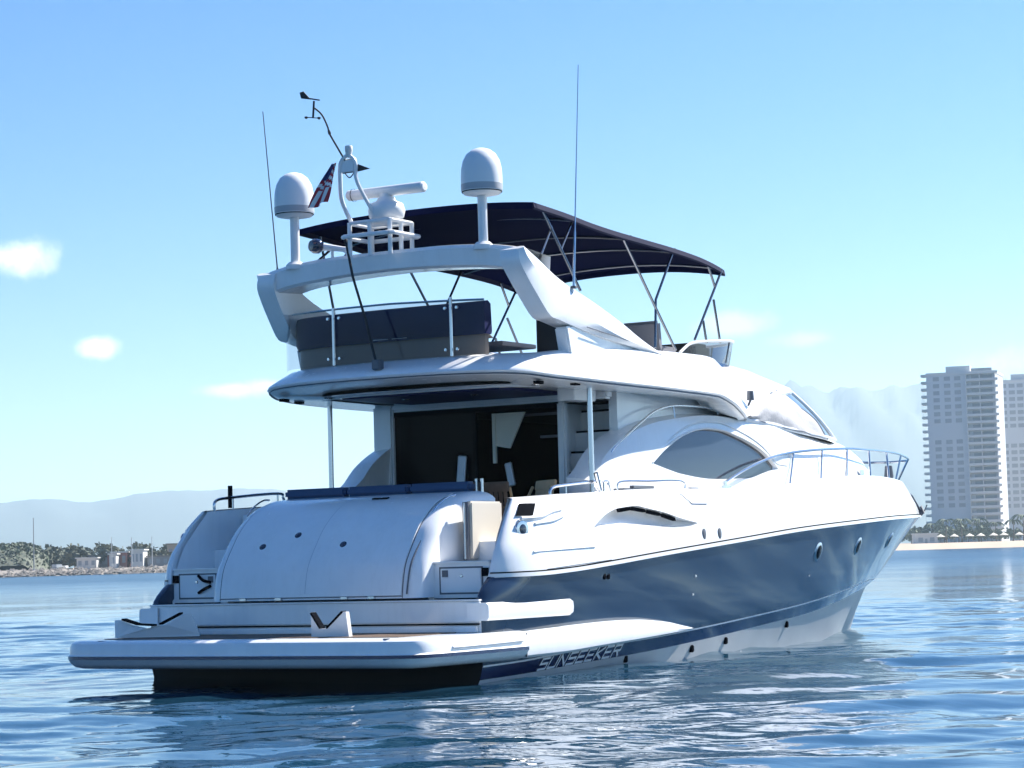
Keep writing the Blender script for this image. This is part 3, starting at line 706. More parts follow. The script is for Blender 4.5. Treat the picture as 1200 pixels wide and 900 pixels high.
def coach():
    Xs = np.concatenate([np.linspace(3.2, 4.7, 14)[:-1], np.linspace(4.7, 8.9, 85)[:-1], np.linspace(8.9, 15, 30)[:-1], np.linspace(15, 16.9, 22)])
    names = [('a', 0), ('a', .5), ('w', 0, 0), ('w', 0, .05), ('w', 1, .05), ('w', 1, 0), ('b', .45), ('b', .75), ('b', .9), ('s', 0), ('s', .5), ('s', 1), ('c', 0)]
    rows = [[] for _ in names]
    for X in Xs:
        z0 = dkZ(max(X, .66))-.1; z1 = fsZ(X); ins = WX0 < X < WX1
        if ins: a, b = lwA(X), lwB(X)
        else: a = b = lerp(z0, z1, .45) if X < WX0 else lerp(2.68, lerp(z0, z1, .35), min(1, (X-WX1)/2))
        if X <= WX0: a = b = lerp(z0, z1, .45) if X < 4.2 else lerp(lerp(dkZ(4.2)-.1, fsZ(4.2), .45), 2.69, (X-4.2)/.56)
        for k, nm in enumerate(names):
            if nm[0] == 'a': z = lerp(z0, a, nm[1]); p = (X, -fy(X, z), z)
            elif nm[0] == 'w':
                z = b if nm[1] else a; d = nm[2]*min(1, (b-a)/.08) if ins else 0; p = (X, -(fy(X, z)-d), z+(d*.25 if not nm[1] else -d*.25))
            elif nm[0] == 'b': z = lerp(b, z1, nm[1]); p = (X, -fy(X, z), z)
            elif nm[0] == 's':
                ys = fy(X, z1); f = nm[1]; w = min(.34, ys*.6); p = (X, -(ys-w*f*.97-.0), z1+.05*math.sin(f*1.57)*(1 if X < 16 else max(0, (16.9-X)/.9)))
            else:
                p = (X, 0, z1+.11*min(1, max(0, (16.9-X))))
            p = (p[0], min(p[1], 0), p[2]); rows[k].append(p)
    mb = MB(); nX = len(Xs)
    def fm(i, j):
        xm = (Xs[j]+Xs[min(j+1, nX-1)])/2
        if i == 11 and xm < 8.9: return None
        if i == 3: return 1 if WX0 < xm < WX1 else 0
        return 0
    mb.grid(rows, fm)
    # inner side of the wing aft of the saloon bulkhead
    k42 = [j for j in range(nX) if Xs[j] <= 4.4]
    inn = [[rows[11][j] for j in k42], [(Xs[j], -1.86, 1.36) for j in k42]]
    mb.grid(inn, 0); mb.face([r[0] for r in rows[:12]]+[(3.2, -1.86, 1.36)], 0)
    return mb
CO = coach()
(MB().add(CO).add(CO.mirror())).build('deckhouse', [M_WHITE, M_WHITE], YA, 38)
for sg in (-1, 1):      # the leaf-shaped saloon windows and their dark seals
    mb = MB(); r = [[], [], [], []]; e = MB(); er = [[], []]
    for X in np.linspace(WX0+.02, WX1-.02, 60):
        a, b = lwA(X)+.012, lwB(X)-.012; b = max(b, a+.002)
        for k in range(4):
            z = lerp(a, b, k/3); r[k].append((X, -(fy(X, z)-.042), z))
    mb.grid(r)
    (mb if sg < 0 else mb.mirror()).build('saloon_window', M_GLASS, YA, 60)
    s = MB()
    s.tube([(X, -(fy(X, lwB(X)+.0)+.0), lwB(X)+.01) for X in np.linspace(WX0, WX1, 50)], .014)
    s.tube([(X, -(fy(X, lwB(X)+.09)-.004), lwB(X)+.06+.05*math.sin(math.pi*(X-5.3)/3.9)) for X in np.linspace(5.3, 9.2, 40)], .016)
    (s if sg < 0 else s.mirror()).build('window_trim', M_WHITE2, YA)
    rr = [(3.84, -2.06, 2.76), (3.90, -2.05, 2.87), (4.78, -2.03, 3.27), (5.25, -2.01, 3.44), (5.8, -2.0, 3.53), (6.5, -2.0, 3.55), (7.15, -2.0, 3.53), (7.2, -2.0, 3.46)]
    g = MB().tube(spline([(x, -sg*y if sg > 0 else y, z) for x, y, z in rr], 6), .018).build('side_grab_rail', M_STEEL, YA)
    for X, z0, z1 in ((4.6, 3.17, 3.2), (5.8, 3.36, 3.52)): MB().tube([(X, sg*2.02, z0), (X, sg*2.0, z1)], .012).build('rail_post', M_STEEL, g)
# side decks and foredeck
def deck():
    mb = MB(); rows = [[], []]
    for X in np.linspace(4.2, 19.3, 70):
        y = max(dkY(X)-.06, 0); rows[0].append((X, -y, dkZ(X)-.03)); rows[1].append((X, -(min(1.75, y) if X < 9.5 else 0), dkZ(X)-.03+(.06 if X > 9.5 else 0)))
    mb.grid(rows); return mb.add(mb.mirror())
deck().build('foredeck', M_WHITE, YA, 40)
# house walls, saloon bulkhead and interior
for sg in (-1, 1):
    mb = MB(); rows = [[], []]
    for X in np.linspace(4.45, 9.2, 30):
        y = 1.83; rows[0].append((X, -y, 2.6 if X < 5 else 3.2)); rows[1].append((X, -(y-.03), 3.74))
    mb.grid(rows); mb.grid([[(4.45, -1.83, 1.36), (4.45, -1.83, 3.72)], [(4.45, -1.70, 1.36), (4.45, -1.70, 3.72)]]); mb.grid([[(4.45, -1.70, 1.36), (4.45, -1.70, 3.72)], [(5.5, -1.70, 1.36), (5.5, -1.70, 3.72)]])
    mb.grid([[(4.45, -1.83, 1.36), (4.45, -1.83, 3.72)], [(9.2, -1.83, 1.36), (9.2, -1.83, 3.2)]])
    (mb if sg < 0 else mb.mirror()).build('cabin_wall', M_WHITE, YA, 30)
bh = MB(); bh.box((4.14, 1.68, 1.36), (4.30, 2.02, 3.68)); bh.box((4.16, -1.16, 1.36), (4.28, -1.03, 3.58)); bh.box((4.12, -1.85, 3.575), (4.3, 1.68, 3.70))
bh.build('saloon_bulkhead', M_WHITE, YA, 30, .03)
dg = MB().box((4.21, .33, 1.40), (4.23, 1.68, 3.57)); dg.build('saloon_door', M_DGLASS, YA, 0)
MB().box((4.2, .30, 1.38), (4.245, .335, 3.57)).box((4.19, -1.03, 3.50), (4.25, 1.68, 3.574)).build('door_frame', M_DARK, YA, 0)
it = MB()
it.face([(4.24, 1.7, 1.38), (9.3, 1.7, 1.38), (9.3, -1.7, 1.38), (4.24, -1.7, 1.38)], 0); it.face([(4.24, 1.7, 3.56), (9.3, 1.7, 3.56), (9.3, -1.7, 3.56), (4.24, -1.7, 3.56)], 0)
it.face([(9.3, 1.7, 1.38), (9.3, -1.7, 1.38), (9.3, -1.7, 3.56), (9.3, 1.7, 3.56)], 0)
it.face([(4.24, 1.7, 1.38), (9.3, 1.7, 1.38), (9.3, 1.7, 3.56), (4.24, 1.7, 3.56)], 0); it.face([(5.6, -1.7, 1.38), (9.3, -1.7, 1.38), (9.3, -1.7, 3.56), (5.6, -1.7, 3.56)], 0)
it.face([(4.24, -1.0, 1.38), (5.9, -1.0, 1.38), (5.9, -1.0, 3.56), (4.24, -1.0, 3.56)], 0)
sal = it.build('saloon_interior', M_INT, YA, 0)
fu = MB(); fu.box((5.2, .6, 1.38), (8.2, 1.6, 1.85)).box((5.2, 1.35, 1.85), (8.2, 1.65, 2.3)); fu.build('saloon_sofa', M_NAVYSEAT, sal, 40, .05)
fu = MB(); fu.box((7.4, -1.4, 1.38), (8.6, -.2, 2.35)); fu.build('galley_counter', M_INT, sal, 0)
# a strip of blind whose bright cream stands in for sunlight, shelf rails and a white chair back seen through the open door
bl = MB().prism([(4.34, .06, 3.48), (4.34, -.42, 3.48), (4.34, -.16, 2.98), (4.34, .06, 3.02)], (.03, 0, 0)); bl.build('window_blind', M_CREAM, sal, 0)
MB().box((4.32, .06, 2.78), (4.36, .11, 3.48)).build('blind_edge', M_CREAM, sal, 0)
for z in (3.44, 3.12): MB().box((4.7, -.95, z), (4.75, -.45 if z < 3.3 else .2, z+.035)).build('shelf_rail', M_GREYSEAT, sal, 0)
for y in (-.93, -1.01): MB().tube([(4.5, y, 2.72), (4.5, y, 3.45)], .014).build('grab_pole', M_STEEL, sal)
MB().obox((4.14, .52, 2.66), (.03, .16, .50), (1, 0, 0), (0, 1, .1), (0, -.1, 1)).build('chair_back', M_WHITE2, sal, 0, .02)
MB().obox((4.4, -.12, 2.62), (.03, .13, .34), (1, 0, 0), (0, 1, -.2), (0, .2, 1)).build('chair_back', M_WHITE2, sal, 0, .02)
# flybridge ladder on the starboard side
ld = MB()
sx = lambda z: 4.53+(z-2.65)*.56
for k in range(8):
    z = 1.44+k*.291; ld.box((sx(z), -1.75, z), (sx(z)+.02, -1.03, z+.262))
ld.box((4.22, -1.034, 1.40), (5.9, -1.012, 3.60)); ld.box((5.35, -1.78, 1.4), (5.37, -1.0, 3.7))
lo = ld.build('flybridge_stairs', M_WHITE, YA, 0)
for k in range(1, 8):
    z = 1.44+k*.291; MB().box((sx(z)-.16, -1.72, z-.027), (sx(z)+.02, -1.05, z)).build('stair_tread', M_DARK, lo, 0)
# corner posts of the cockpit
for sg in (-1, 1): MB().tube([(3.2, sg*2.1, 2.26), (3.2, sg*2.1, 3.72)], .036, 0, 14).build('overhang_post', M_STEEL, YA)

# ---- flybridge
half = [(1.15, 0), (1.17, .6), (1.25, 1.2), (1.42, 1.7), (1.65, 2.02), (1.92, 2.2), (2.4, 2.38), (3.2, 2.48), (4.5, 2.53), (6.0, 2.50), (7.0, 2.40), (7.6, 2.26), (8.0, 2.12), (8.5, 2.03), (9.2, 1.88), (10, 1.7), (10.9, 1.48), (11.6, 1.2), (12.15, .8), (12.42, .4), (12.5, 0)]
HP = spline([(a, b, 0) for a, b in half], 6)
zl = pchip([(1.1, 3.80), (1.5, 3.78), (2.2, 3.71), (3.1, 3.68), (5, 3.66), (6.3, 3.65), (6.9, 3.57), (7.4, 3.47), (7.95, 3.40), (8.3, 3.52), (8.8, 3.72), (9.4, 3.83), (10.3, 3.93), (11.5, 4.02), (12.5, 4.07)])
zt = pchip([(1.1, 4.08), (1.8, 4.08), (2.5, 4.13), (4.7, 4.25), (6.3, 4.28), (8, 4.31), (9, 4.37), (10, 4.39), (10.9, 4.33), (11.6, 4.24), (12.5, 4.12)])
tin = pchip([(1.1, .55), (2.0, .42), (3.0, .33), (6.5, .33), (8.5, .6), (10, .75), (11.5, .6), (12.5, .25)])
def flybridge():
    n = len(HP); rows = [[] for _ in range(10)]
    for i in range(n):
        x, y = HP[i].x, HP[i].y; d = (HP[min(i+1, n-1)]-HP[max(i-1, 0)]).normalized(); nx, ny = -d.y, d.x   # inward normal for this direction of travel
        if ny > 0 and y > 0: nx, ny = -nx, -ny
        if i == 0: nx, ny = 1, 0
        if i == n-1: nx, ny = -1, 0
        if x < 1.5 and nx < 0: nx, ny = -nx, -ny
        L, Tt, I = zl(x), zt(x), tin(x); h = Tt-L
        soff = 3.68 if x < 7.8 else L
        so = .75 if x < 6.5 else max(.08, .75-.5*(x-6.5))
        for k, (ins, z) in enumerate(((so, max(soff, L-.04) if x < 7 else L), (.13, L-.01), (.03, L+.012), (0, L+.045), (.015, L+.12*h+.04), (I*.35, L+.55*h), (I*.7, L+.85*h), (I*.92, Tt-.02), (I*1.03, Tt), (I*1.25, Tt-.02))):
            q = (x+nx*ins, max(y+ny*ins, 0), z); rows[k].append((q[0], -q[1], q[2]))
    mb = MB(); mb.grid(rows); mb.add(mb.mirror())
    r = rows[-1]
    for i in range(n-1):
        a, b = r[i], r[i+1]; mb.face([a, b, (b[0], -b[1], b[2]), (a[0], -a[1], a[2])])
    return mb, rows
FM, FR = flybridge()
fly = FM.build('flybridge', M_WHITE, YA, 42)
sm_ = MB(); q_ = [(p[0], p[1]-.004, p[2]-.004) for p in FR[2][::2] if p[0] < 8.0]
sm_.tube(q_, .009); sm_.build('edge_seam', M_GREY, fly); sm_.mirror().build('edge_seam', M_GREY, fly)
sf = MB(); r = [p for p in FR[0] if p[0] < 4.6]
for i in range(len(r)-1):
    a, b = r[i], r[i+1]; sf.face([(a[0], a[1]-.02, 3.70), (b[0], b[1]-.02, 3.70), (b[0], -b[1]+.02, 3.70), (a[0], -a[1]+.02, 3.70)])
sf.build('overhang_soffit', M_WHITE, YA, 0)
MB().box((2.3, -1.25, 3.655), (4.0, 1.25, 3.695)).build('soffit_shade_panel', M_NAVYSEAT, YA, 0)  # dark panel whose colour stands in for the shade inside the soffit recess
MB().tube(spline([(2.55, 1.75, 3.69), (2.25, 1.1, 3.69), (2.2, 0, 3.69), (2.25, -1.1, 3.69), (2.6, -1.7, 3.69)]), .016).build('soffit_trim', M_WHITE2, YA)
for y in (1.5, -1.75, 0.6, -.5): MB().lathe([(0, -.012), (.05, -.012), (.06, 0)], (1.95+.25*abs(y) if abs(y) > 1 else 2.9, y, 3.69 if abs(y) > 1 else 3.652), 14).build('downlight', M_STEEL, YA)
for X, y in ((1.98, 2.02), (2.5, 2.15), (2.0, -2.0), (2.6, -2.2)): MB().box((X-.05, y-.06, 3.66), (X+.08, y+.02, 3.70)).build('deck_speaker', M_DARK, YA, 0)
MB().box((3.35, -1.78, 3.53), (3.95, -1.52, 3.70)).build('soffit_bracket', M_WHITE2, YA, 30, .01)

# windscreen under the roof brow and the canvas covers laced over its sides
wsB = [(8.0, 2.05, 3.42), (9, 2.0, 3.37), (10.5, 1.86, 3.31), (12, 1.62, 3.27), (13, 1.32, 3.26), (13.8, .9, 3.28), (14.2, .45, 3.31), (14.3, 0, 3.33)]
wsT = [(8.02, 2.03, 3.46), (8.9, 1.9, 3.74), (9.8, 1.72, 3.87), (10.8, 1.48, 3.97), (11.6, 1.17, 4.03), (12.15, .78, 4.07), (12.4, .4, 4.09), (12.48, 0, 4.1)]
B_, T_ = spline(wsB, 8), spline(wsT, 8)
def wsp(i, f, off=0):
    p = B_[i].lerp(T_[i], f); p = p+Vector((0, .06*math.sin(math.pi*f), 0)); n = Vector((.45, .8, .4)).normalized() if i < 36 else Vector((.9, .2, .4)); return p+n*off
mb = MB(); rows = [[(lambda p: (p.x, -max(p.y, 0), p.z))(wsp(i, f)) for i in range(len(B_))] for f in (0, .25, .5, .75, 1)]
mb.grid(rows); mb.add(mb.mirror()); ws = mb.build('windscreen', M_GLASS2, YA, 50)
fr = MB()
for pts in ([wsp(i, 0, .01) for i in range(0, len(B_), 2)], [wsp(i, 1, .01) for i in range(0, len(B_), 2)], [wsp(33, f, .02) for f in np.linspace(0, 1, 6)], [wsp(46, f, .02) for f in np.linspace(0, 1, 6)]):
    fr.tube([(p.x, -max(p.y, 0), p.z) for p in pts], .042)
fr.add(fr.mirror()); fr.build('windscreen_frame', M_WHITE, ws)
for sg in (-1, 1):
    mb = MB(); rows = []; e = 23
    for f in np.linspace(-.06, 1.06, 14):
        row = []
        for i in range(0, e+1):
            p = wsp(min(i, len(B_)-1), f, .045+.015*math.sin(i*.55+f*5)+.012*math.sin(i*1.3-f*9)); row.append((p.x-.25*f*(i/e)**6*1.0, -p.y, p.z))
        rows.append(row)
    mb.grid(rows); cvo = (mb if sg < 0 else mb.mirror()).build('windscreen_cover', M_COVER, YA, 60)
    hm = MB().tube(rows[0], .012).tube(rows[-1], .012).tube([r[-1] for r in rows], .012)
    (hm if sg < 0 else hm.mirror()).build('cover_hem', M_GREY, cvo)
MB().tube([(8.1, -2.08, 3.62), (8.1, -2.12, 3.70)], .018).lathe([(0, .14), (.05, .14), (.06, 0), (0, 0)], (8.1, -2.12, 3.70), 12).build('navigation_light', M_GREY, YA)

# ---- radar arch
up_e = [(1.62, 5.40), (1.95, 5.28), (2.5, 5.05), (3.4, 4.79), (4.1, 4.56), (4.7, 4.32), (5.05, 4.2)]
lo_e = [(5.05, 4.16), (4.4, 4.24), (3.4, 4.34), (2.8, 4.42), (2.3, 4.50), (2.1, 4.54), (1.86, 4.78), (1.65, 5.02), (1.53, 5.2), (1.55, 5.36)]
up_s = [(p.x, p.z) for p in spline([(a, 0, b) for a, b in up_e], 4)]; lo_s = [(p.x, p.z) for p in spline([(a, 0, b) for a, b in lo_e], 4)]
def leg():
    mb = MB(); U = up_s; nU = len(U)
    L = list(reversed(lo_s)); ts = np.linspace(0, 1, nU)
    tl = np.linspace(0, 1, len(L)); Lx = np.interp(ts, tl, [p[0] for p in L]); Lz = np.interp(ts, tl, [p[1] for p in L])
    rows = [[] for _ in range(6)]
    for i in range(nU):
        ux, uz = U[i]; lx, lz = Lx[i], Lz[i]; cx, cz = lerp(lx, ux, .42), lerp(lz, uz, .42)
        yo = lambda z: 2.26-(z-4.2)*.14
        rows[0].append((ux, -(yo(uz)-.30), uz-.01)); rows[1].append((ux, -(yo(uz)-.05), uz)); rows[2].append((lerp(ux, cx, .15), -yo(uz), lerp(uz, cz, .15)))
        rows[3].append((cx, -(yo(cz)+.02), cz)); rows[4].append((lx, -(yo(lz)-.04), lz)); rows[5].append((lx, -(yo(lz)-.32), lz))
    mb.grid(rows); mb.grid([rows[5], rows[0]]); mb.face([r[0] for r in rows]); mb.face([r[-1] for r in rows]); return mb
LG = leg()
bm_ = MB(); rows = [[] for _ in range(7)]
zT = pchip([(0, 5.53), (.7, 5.525), (1.4, 5.49), (1.9, 5.42), (2.1, 5.37)]); zB = pchip([(0, 5.25), (.6, 5.235), (1.2, 5.20), (1.6, 5.16), (2.0, 5.06), (2.1, 5.0)])
for y in np.linspace(-2.1, 2.1, 41):
    a, b = zT(abs(y)), zB(abs(y)); e = .08*max(0, abs(y)-1.7)
    for k, (x, z) in enumerate(((1.66, b), (1.60, b+.03), (1.56, a-.06), (1.60, a-.012), (1.68, a), (2.25, a-.05), (2.2, b+.03))): rows[k].append((x+e, y, z))
bm_.grid(rows); bm_.grid([rows[6], rows[0]]); bm_.add(LG).add(LG.mirror())
arch = bm_.build('radar_arch', M_WHITE, YA, 24)
for sg in (-1, 1):      # pillar joining the coaming to the arch foot
    mb = MB().prism([(2.62, -1.98, 4.06), (3.3, -1.98, 4.1), (4.6, -1.98, 4.2), (4.4, -1.98, 4.27), (3.4, -1.98, 4.37), (2.7, -1.98, 4.46), (2.52, -1.98, 4.42)], (0, -.19, 0))
    (mb if sg < 0 else mb.mirror()).build('arch_pillar', M_WHITE, YA, 30, .02)
for sg in (-1, 1):
    q = MB().tube(spline([(1.85, 2.26-(5.26-4.2)*.14-.03, 5.255), (2.4, 2.12, 5.02), (2.72, 2.165, 4.88)], 6), .006)
    q2 = MB().tube([(2.95, 2.235, 4.44), (3.6, 2.24, 4.38), (4.4, 2.26, 4.29), (5.0, 2.27, 4.19)], .007)
    for k in (q, q2): (k if sg > 0 else k.mirror()).build('arch_seam', M_GREY, arch)
M_BAND = mat('pale_grey_band', (.42, .43, .45), .4)
# satellite domes
for sg in (-1, 1):
    mb = MB().lathe([(0, 6.105), (.16, 6.105), (.235, 6.12), (.252, 6.15), (.262, 6.155), (.268, 6.23), (.269, 6.34), (.262, 6.45), (.24, 6.55), (.19, 6.64), (.12, 6.695), (.05, 6.718), (0, 6.72)], (1.62, sg*1.49, 0), 36)
    dm = mb.build('satellite_dome', M_WHITE2, YA, 50)
    MB().lathe([(.254, 6.143), (.262, 6.143), (.262, 6.156), (.254, 6.156)], (1.62, sg*1.49, 0), 36).build('dome_seam', M_DARK, dm)
    MB().lathe([(.2645, 6.165), (.2675, 6.165), (.2715, 6.245), (.2685, 6.245)], (1.62, sg*1.49, 0), 36).build('dome_band', M_BAND, dm)
    MB().tube([(1.62, sg*1.49, 5.42), (1.62, sg*1.49, 6.12)], .062, 0, 18).lathe([(.062, 5.50), (.09, 5.50), (.13, 5.46), (.13, 5.40)], (1.62, sg*1.49, 0), 20).build('dome_pole', M_WHITE2, dm)
# radar on its tubular stand
RX, RY = 1.72, .16
st = MB()
def ring(z, hx, hy, r): return [(RX+a*hx, RY+b*hy, z) for a, b in ((-1, -.9), (-.9, -1), (.9, -1), (1, -.9), (1, .9), (.9, 1), (-.9, 1), (-1, .9), (-1, -.9))]
st.tube(ring(5.73, .34, .40, 0), .03); st.tube(ring(5.91, .27, .33, 0), .026)
for a, b in ((-1, -1), (-1, 1), (1, -1), (1, 1), (-1, 0), (0, -1)): st.tube([(RX+a*.26, RY+b*.32, 5.46), (RX+a*.26, RY+b*.32, 5.92)], .03)
st.box((RX-.2, RY-.24, 5.905), (RX+.2, RY+.24, 5.935)); st.tube([(RX-.27, RY, 5.91), (RX+.27, RY, 5.91)], .024)
rs = st.build('radar_stand', M_WHITE2, YA)
rd = MB().lathe([(0, 5.93), (.17, 5.93), (.23, 5.98), (.25, 6.07), (.22, 6.16), (.13, 6.20), (.11, 6.25), (0, 6.25)], (RX, RY-.1, 0), 28).build('radar_pedestal', M_WHITE2, YA, 50)
rb = MB(); prof = []
for a in np.linspace(0, 2*math.pi, 17): prof.append((.085*math.cos(a), .072*math.sin(a)))
rows = []
for y, s in ((-.62, .02), (-.615, .7), (-.59, 1), (.59, 1), (.615, .7), (.62, .02)): rows.append([(RX+p[0]*s, RY-.1+y, 6.33+p[1]*s) for p in prof])
rb.grid(rows).lathe([(.09, 6.24), (.09, 6.30)], (RX, RY-.1, 0), 16); rb.build('radar_scanner', M_WHITE2, rd, 40)
MB().lathe([(.086, -.005), (.0875, -.005), (.0875, .005), (.086, .005)], (RX, RY-.1+.52, 6.33), 16, 0, (0, 1, 0)).build('scanner_band', M_DARK, rd)
# light mast: a raked hoop with plate, anchor light, wind vane
LM = [(1.55, .50, 5.92), (1.36, .52, 6.20), (1.30, .50, 6.45), (1.28, .48, 6.66), (1.27, .43, 6.74), (1.27, .36, 6.78), (1.28, .29, 6.75), (1.29, .24, 6.66), (1.32, .24, 6.42), (1.55, .10, 5.95)]
ma = MB().tube(spline(LM, 5), .028).build('light_mast', M_WHITE2, YA)
MB().box((1.27, .25, 6.55), (1.30, .47, 6.74)).build('mast_plate', M_WHITE2, ma, 0, .02)
MB().lathe([(0, 6.78), (.04, 6.78), (.045, 6.83), (.05, 6.84), (.05, 6.90), (.045, 6.91), (0, 6.91)], (1.28, .34, 0), 18, [0]*6).build('anchor_light', M_FWHITE, ma)
MB().prism([(1.3, .22, 6.66), (1.3, .03, 6.58), (1.3, .22, 6.56)], (.02, 0, 0)).build('mast_pennant', M_BLACKP, ma, 0)
MB().tube(spline([(1.29, .26, 6.56), (1.29, .34, 6.49), (1.29, .41, 6.55)]), .008).build('mast_halyard', M_ROPE, ma)
wv = MB(); pp = [(1.28, .40, 6.72), (1.15, .515, 7.02), (1.13, .535, 7.08), (1.10, .55, 7.18), (1.06, .60, 7.32), (1.0, .66, 7.40), (.97, .68, 7.41)]
wv.tube(spline(pp, 4), [.013]*7+[.02]*3+[.012]*15); wo = wv.build('wind_instrument', M_BLACKP, ma)
V0 = Vector((.97, .68, 7.44))
MB().tube([V0+Vector((0, 0, -.16)), V0+Vector((0, -.02, .06))], .014).tube([V0+Vector((-.0, .16, .13)), V0+Vector((0, -.11, .06))], .009).prism([V0+Vector((0, .03, .085)), V0+Vector((0, .15, .21)), V0+Vector((0, .21, .20)), V0+Vector((0, .19, .12))], (.012, 0, 0)).build('wind_vane', M_BLACKP, wo)
cu = MB().tube([V0+Vector((-.03, .08, -.15)), V0+Vector((.02, -.07, -.17))], .006)
for d in ((-.03, .09, -.15), (.02, -.08, -.17)): cu.lathe([(0, -.022), (.02, -.012), (.024, .008), (0, .018)], V0+Vector(d), 10)
cu.build('wind_cups', M_BLACKP, wo)
# whip antennas
for b, t in (((2.74, -2.17, 4.96), (3.04, -2.17, 7.95)), ((2.09, 2.12, 5.25), (1.80, 2.12, 7.66))):
    B0, T0 = Vector(b), Vector(t); M0 = B0.lerp(T0, .24 if b[1] < 0 else .1)
    ao = MB().tube([B0, M0, M0.lerp(T0, .02), T0], [.018, .018, .010, .006]).build('whip_antenna', M_STEEL if b[1] < 0 else M_GREY, YA)
    MB().lathe([(0, .03), (.04, .03), (.05, 0)], B0-Vector((0, 0, .02)), 12).build('antenna_base', M_GREY, ao)
# searchlight on the arch and the cable down to the overhang
sg_ = MB().lathe([(0, .10), (.07, .09), (.10, .04), (.10, -.03), (.06, -.09), (0, -.10)], (1.64, 1.15, 5.69), 22, 0, (-.8, .35, 0)).build('searchlight', M_BLUELENS, YA, 50)
MB().tube([(1.7, 1.08, 5.68), (1.75, .80, 5.63), (1.75, .7, 5.60)], [.05, .035, .05]).tube([(1.72, .95, 5.65), (1.72, .95, 5.48)], .02).tube([(1.75, .72, 5.6), (1.75, .72, 5.48)], .03).build('light_bracket', M_WHITE2, sg_)
MB().tube([(1.45, .55, 5.74), (1.42, .42, 5.2), (1.38, .2, 4.6), (1.32, .02, 4.06)], .017).build('mast_cable', M_ROPE, YA)
MB().box((1.22, -.10, 3.93), (1.34, .02, 4.06)).build('cable_socket', M_GREY, YA, 0, .01)

# flybridge aft glass, seats, covers
gl = spline([(2.15, 2.06, 0), (1.86, 1.72, 0), (1.71, .93, 0), (1.68, 0, 0), (1.71, -.93, 0), (1.78, -1.38, 0)], 6)
mb = MB(); mb.grid([[(p.x, p.y, lerp(4.08, 4.82-.05*max(0, -p.y)*.6, f)) for p in gl] for f in (0, .5, 1)]); go = mb.build('aft_windbreak', M_SMOKE, YA, 60)
MB().tube([(p.x, p.y, 4.825-.03*max(0, -p.y)) for p in gl], .014).build('windbreak_rail', M_STEEL, go)
for y in (.93, -.93):
    MB().tube([(1.68, y, 4.07), (1.68, y, 4.84)], .022).build('windbreak_post', M_STEEL, go)
    for z in (4.16, 4.70):
        for d in (-.09, .09): MB().lathe([(0, -.02), (.02, -.02), (.024, 0)], (1.685, y+d, z), 10, 0, (1, 0, 0)).build('glass_clamp', M_STEEL, go)
sb = MB(); sp = spline([(2.7, 2.02, 0), (2.3, 1.96, 0), (2.08, 1.7, 0), (1.98, 1.0, 0), (1.95, 0, 0), (1.98, -1.28, 0)], 6)
rows = [[(p.x+dx, p.y, z) for p in sp] for dx, z in ((0, 4.36), (-.04, 4.42), (-.05, 4.70), (-.02, 4.78), (.05, 4.80), (.12, 4.76), (.14, 4.4), (.12, 4.36))]
sb.grid(rows); sb.face([r[0] for r in rows]); sb.face([r[-1] for r in rows]); sb.build('flybridge_seat_back', M_NAVYSEAT, YA, 40)
bb = MB(); rows = [[(p.x+.05, p.y, z) for p in sp] for z in (4.06, 4.37)]; bb.grid(rows); rows = [[(p.x+.75, p.y*.8, z) for p in sp] for z in (4.37,)]
bb.grid([[(p.x+.05, p.y, 4.37) for p in sp], [(p.x+.7, p.y*.75, 4.37) for p in sp]]); bb.build('flybridge_seat_base', M_BROWN, YA, 30)
for y in (.35, .05): MB().box((1.93, y-.12, 4.385), (1.96, y+.12, 4.42)).build('seat_hinge', M_WHITE2, YA, 0)
cv = MB().box((2.75, -1.98, 4.06), (3.3, -1.55, 4.84)).build('wetbar_cover', M_BLACKP, YA, 40, .05)
MB().box((3.32, -2.0, 4.06), (3.9, -1.6, 4.55)).build('wetbar', M_WHITE, YA, 30, .03)
tb = MB().box((3.0, -.9, 4.30), (3.9, .2, 4.36)).tube([(3.4, -.35, 4.05), (3.4, -.35, 4.32)], .05); tb.build('flybridge_table', M_GREYSEAT, YA, 30, .01)
for y0, y1 in ((-1.35, -.75), (-.62, 0)):
    h_ = MB().box((6.75, y0, 4.12), (7.25, y1, 4.5)).obox((6.72, (y0+y1)/2, 4.62), (.16, y1-y0, .48), (1, 0, .12), (0, 1, 0), (-.12, 0, 1)); h_.build('helm_seat', M_GREYSEAT, YA, 40, .04)
hc = MB().box((7.9, -1.3, 4.2), (8.5, .6, 4.62)); hc.build('helm_console', M_BLACKP, YA, 40, .06)
sw = MB(); scr = spline([(6.35, 1.78, 0), (7.0, 1.78, 0), (8.0, 1.70, 0), (8.8, 1.45, 0), (9.3, 1.0, 0), (9.5, .4, 0), (9.52, 0, 0)], 6)
zc = pchip([(6.35, 4.34), (6.7, 4.49), (7.6, 4.58), (8.8, 4.66), (9.52, 4.68)])
rows = [[(p.x+.12*f, -p.y-.02*f, lerp(4.28, zc(p.x), f)) for p in scr] for f in (0, .5, 1)]
sw.grid(rows); sw.add(sw.mirror()); so = sw.build('flybridge_windscreen', M_SMOKE2, YA, 60)
fr = MB(); fr.tube([(p.x+.12, -p.y-.02, zc(p.x)+.01) for p in scr], .022)
fr.add(fr.mirror()); fr.build('windscreen_rim', M_WHITE2, so)
for i in (14, 26): 
    p = scr[i]; q = MB().tube([(p.x+.0, -p.y, 4.3), (p.x+.12, -p.y-.02, zc(p.x))], .012); q.add(q.mirror()).build('screen_mullion', M_GREY, so)
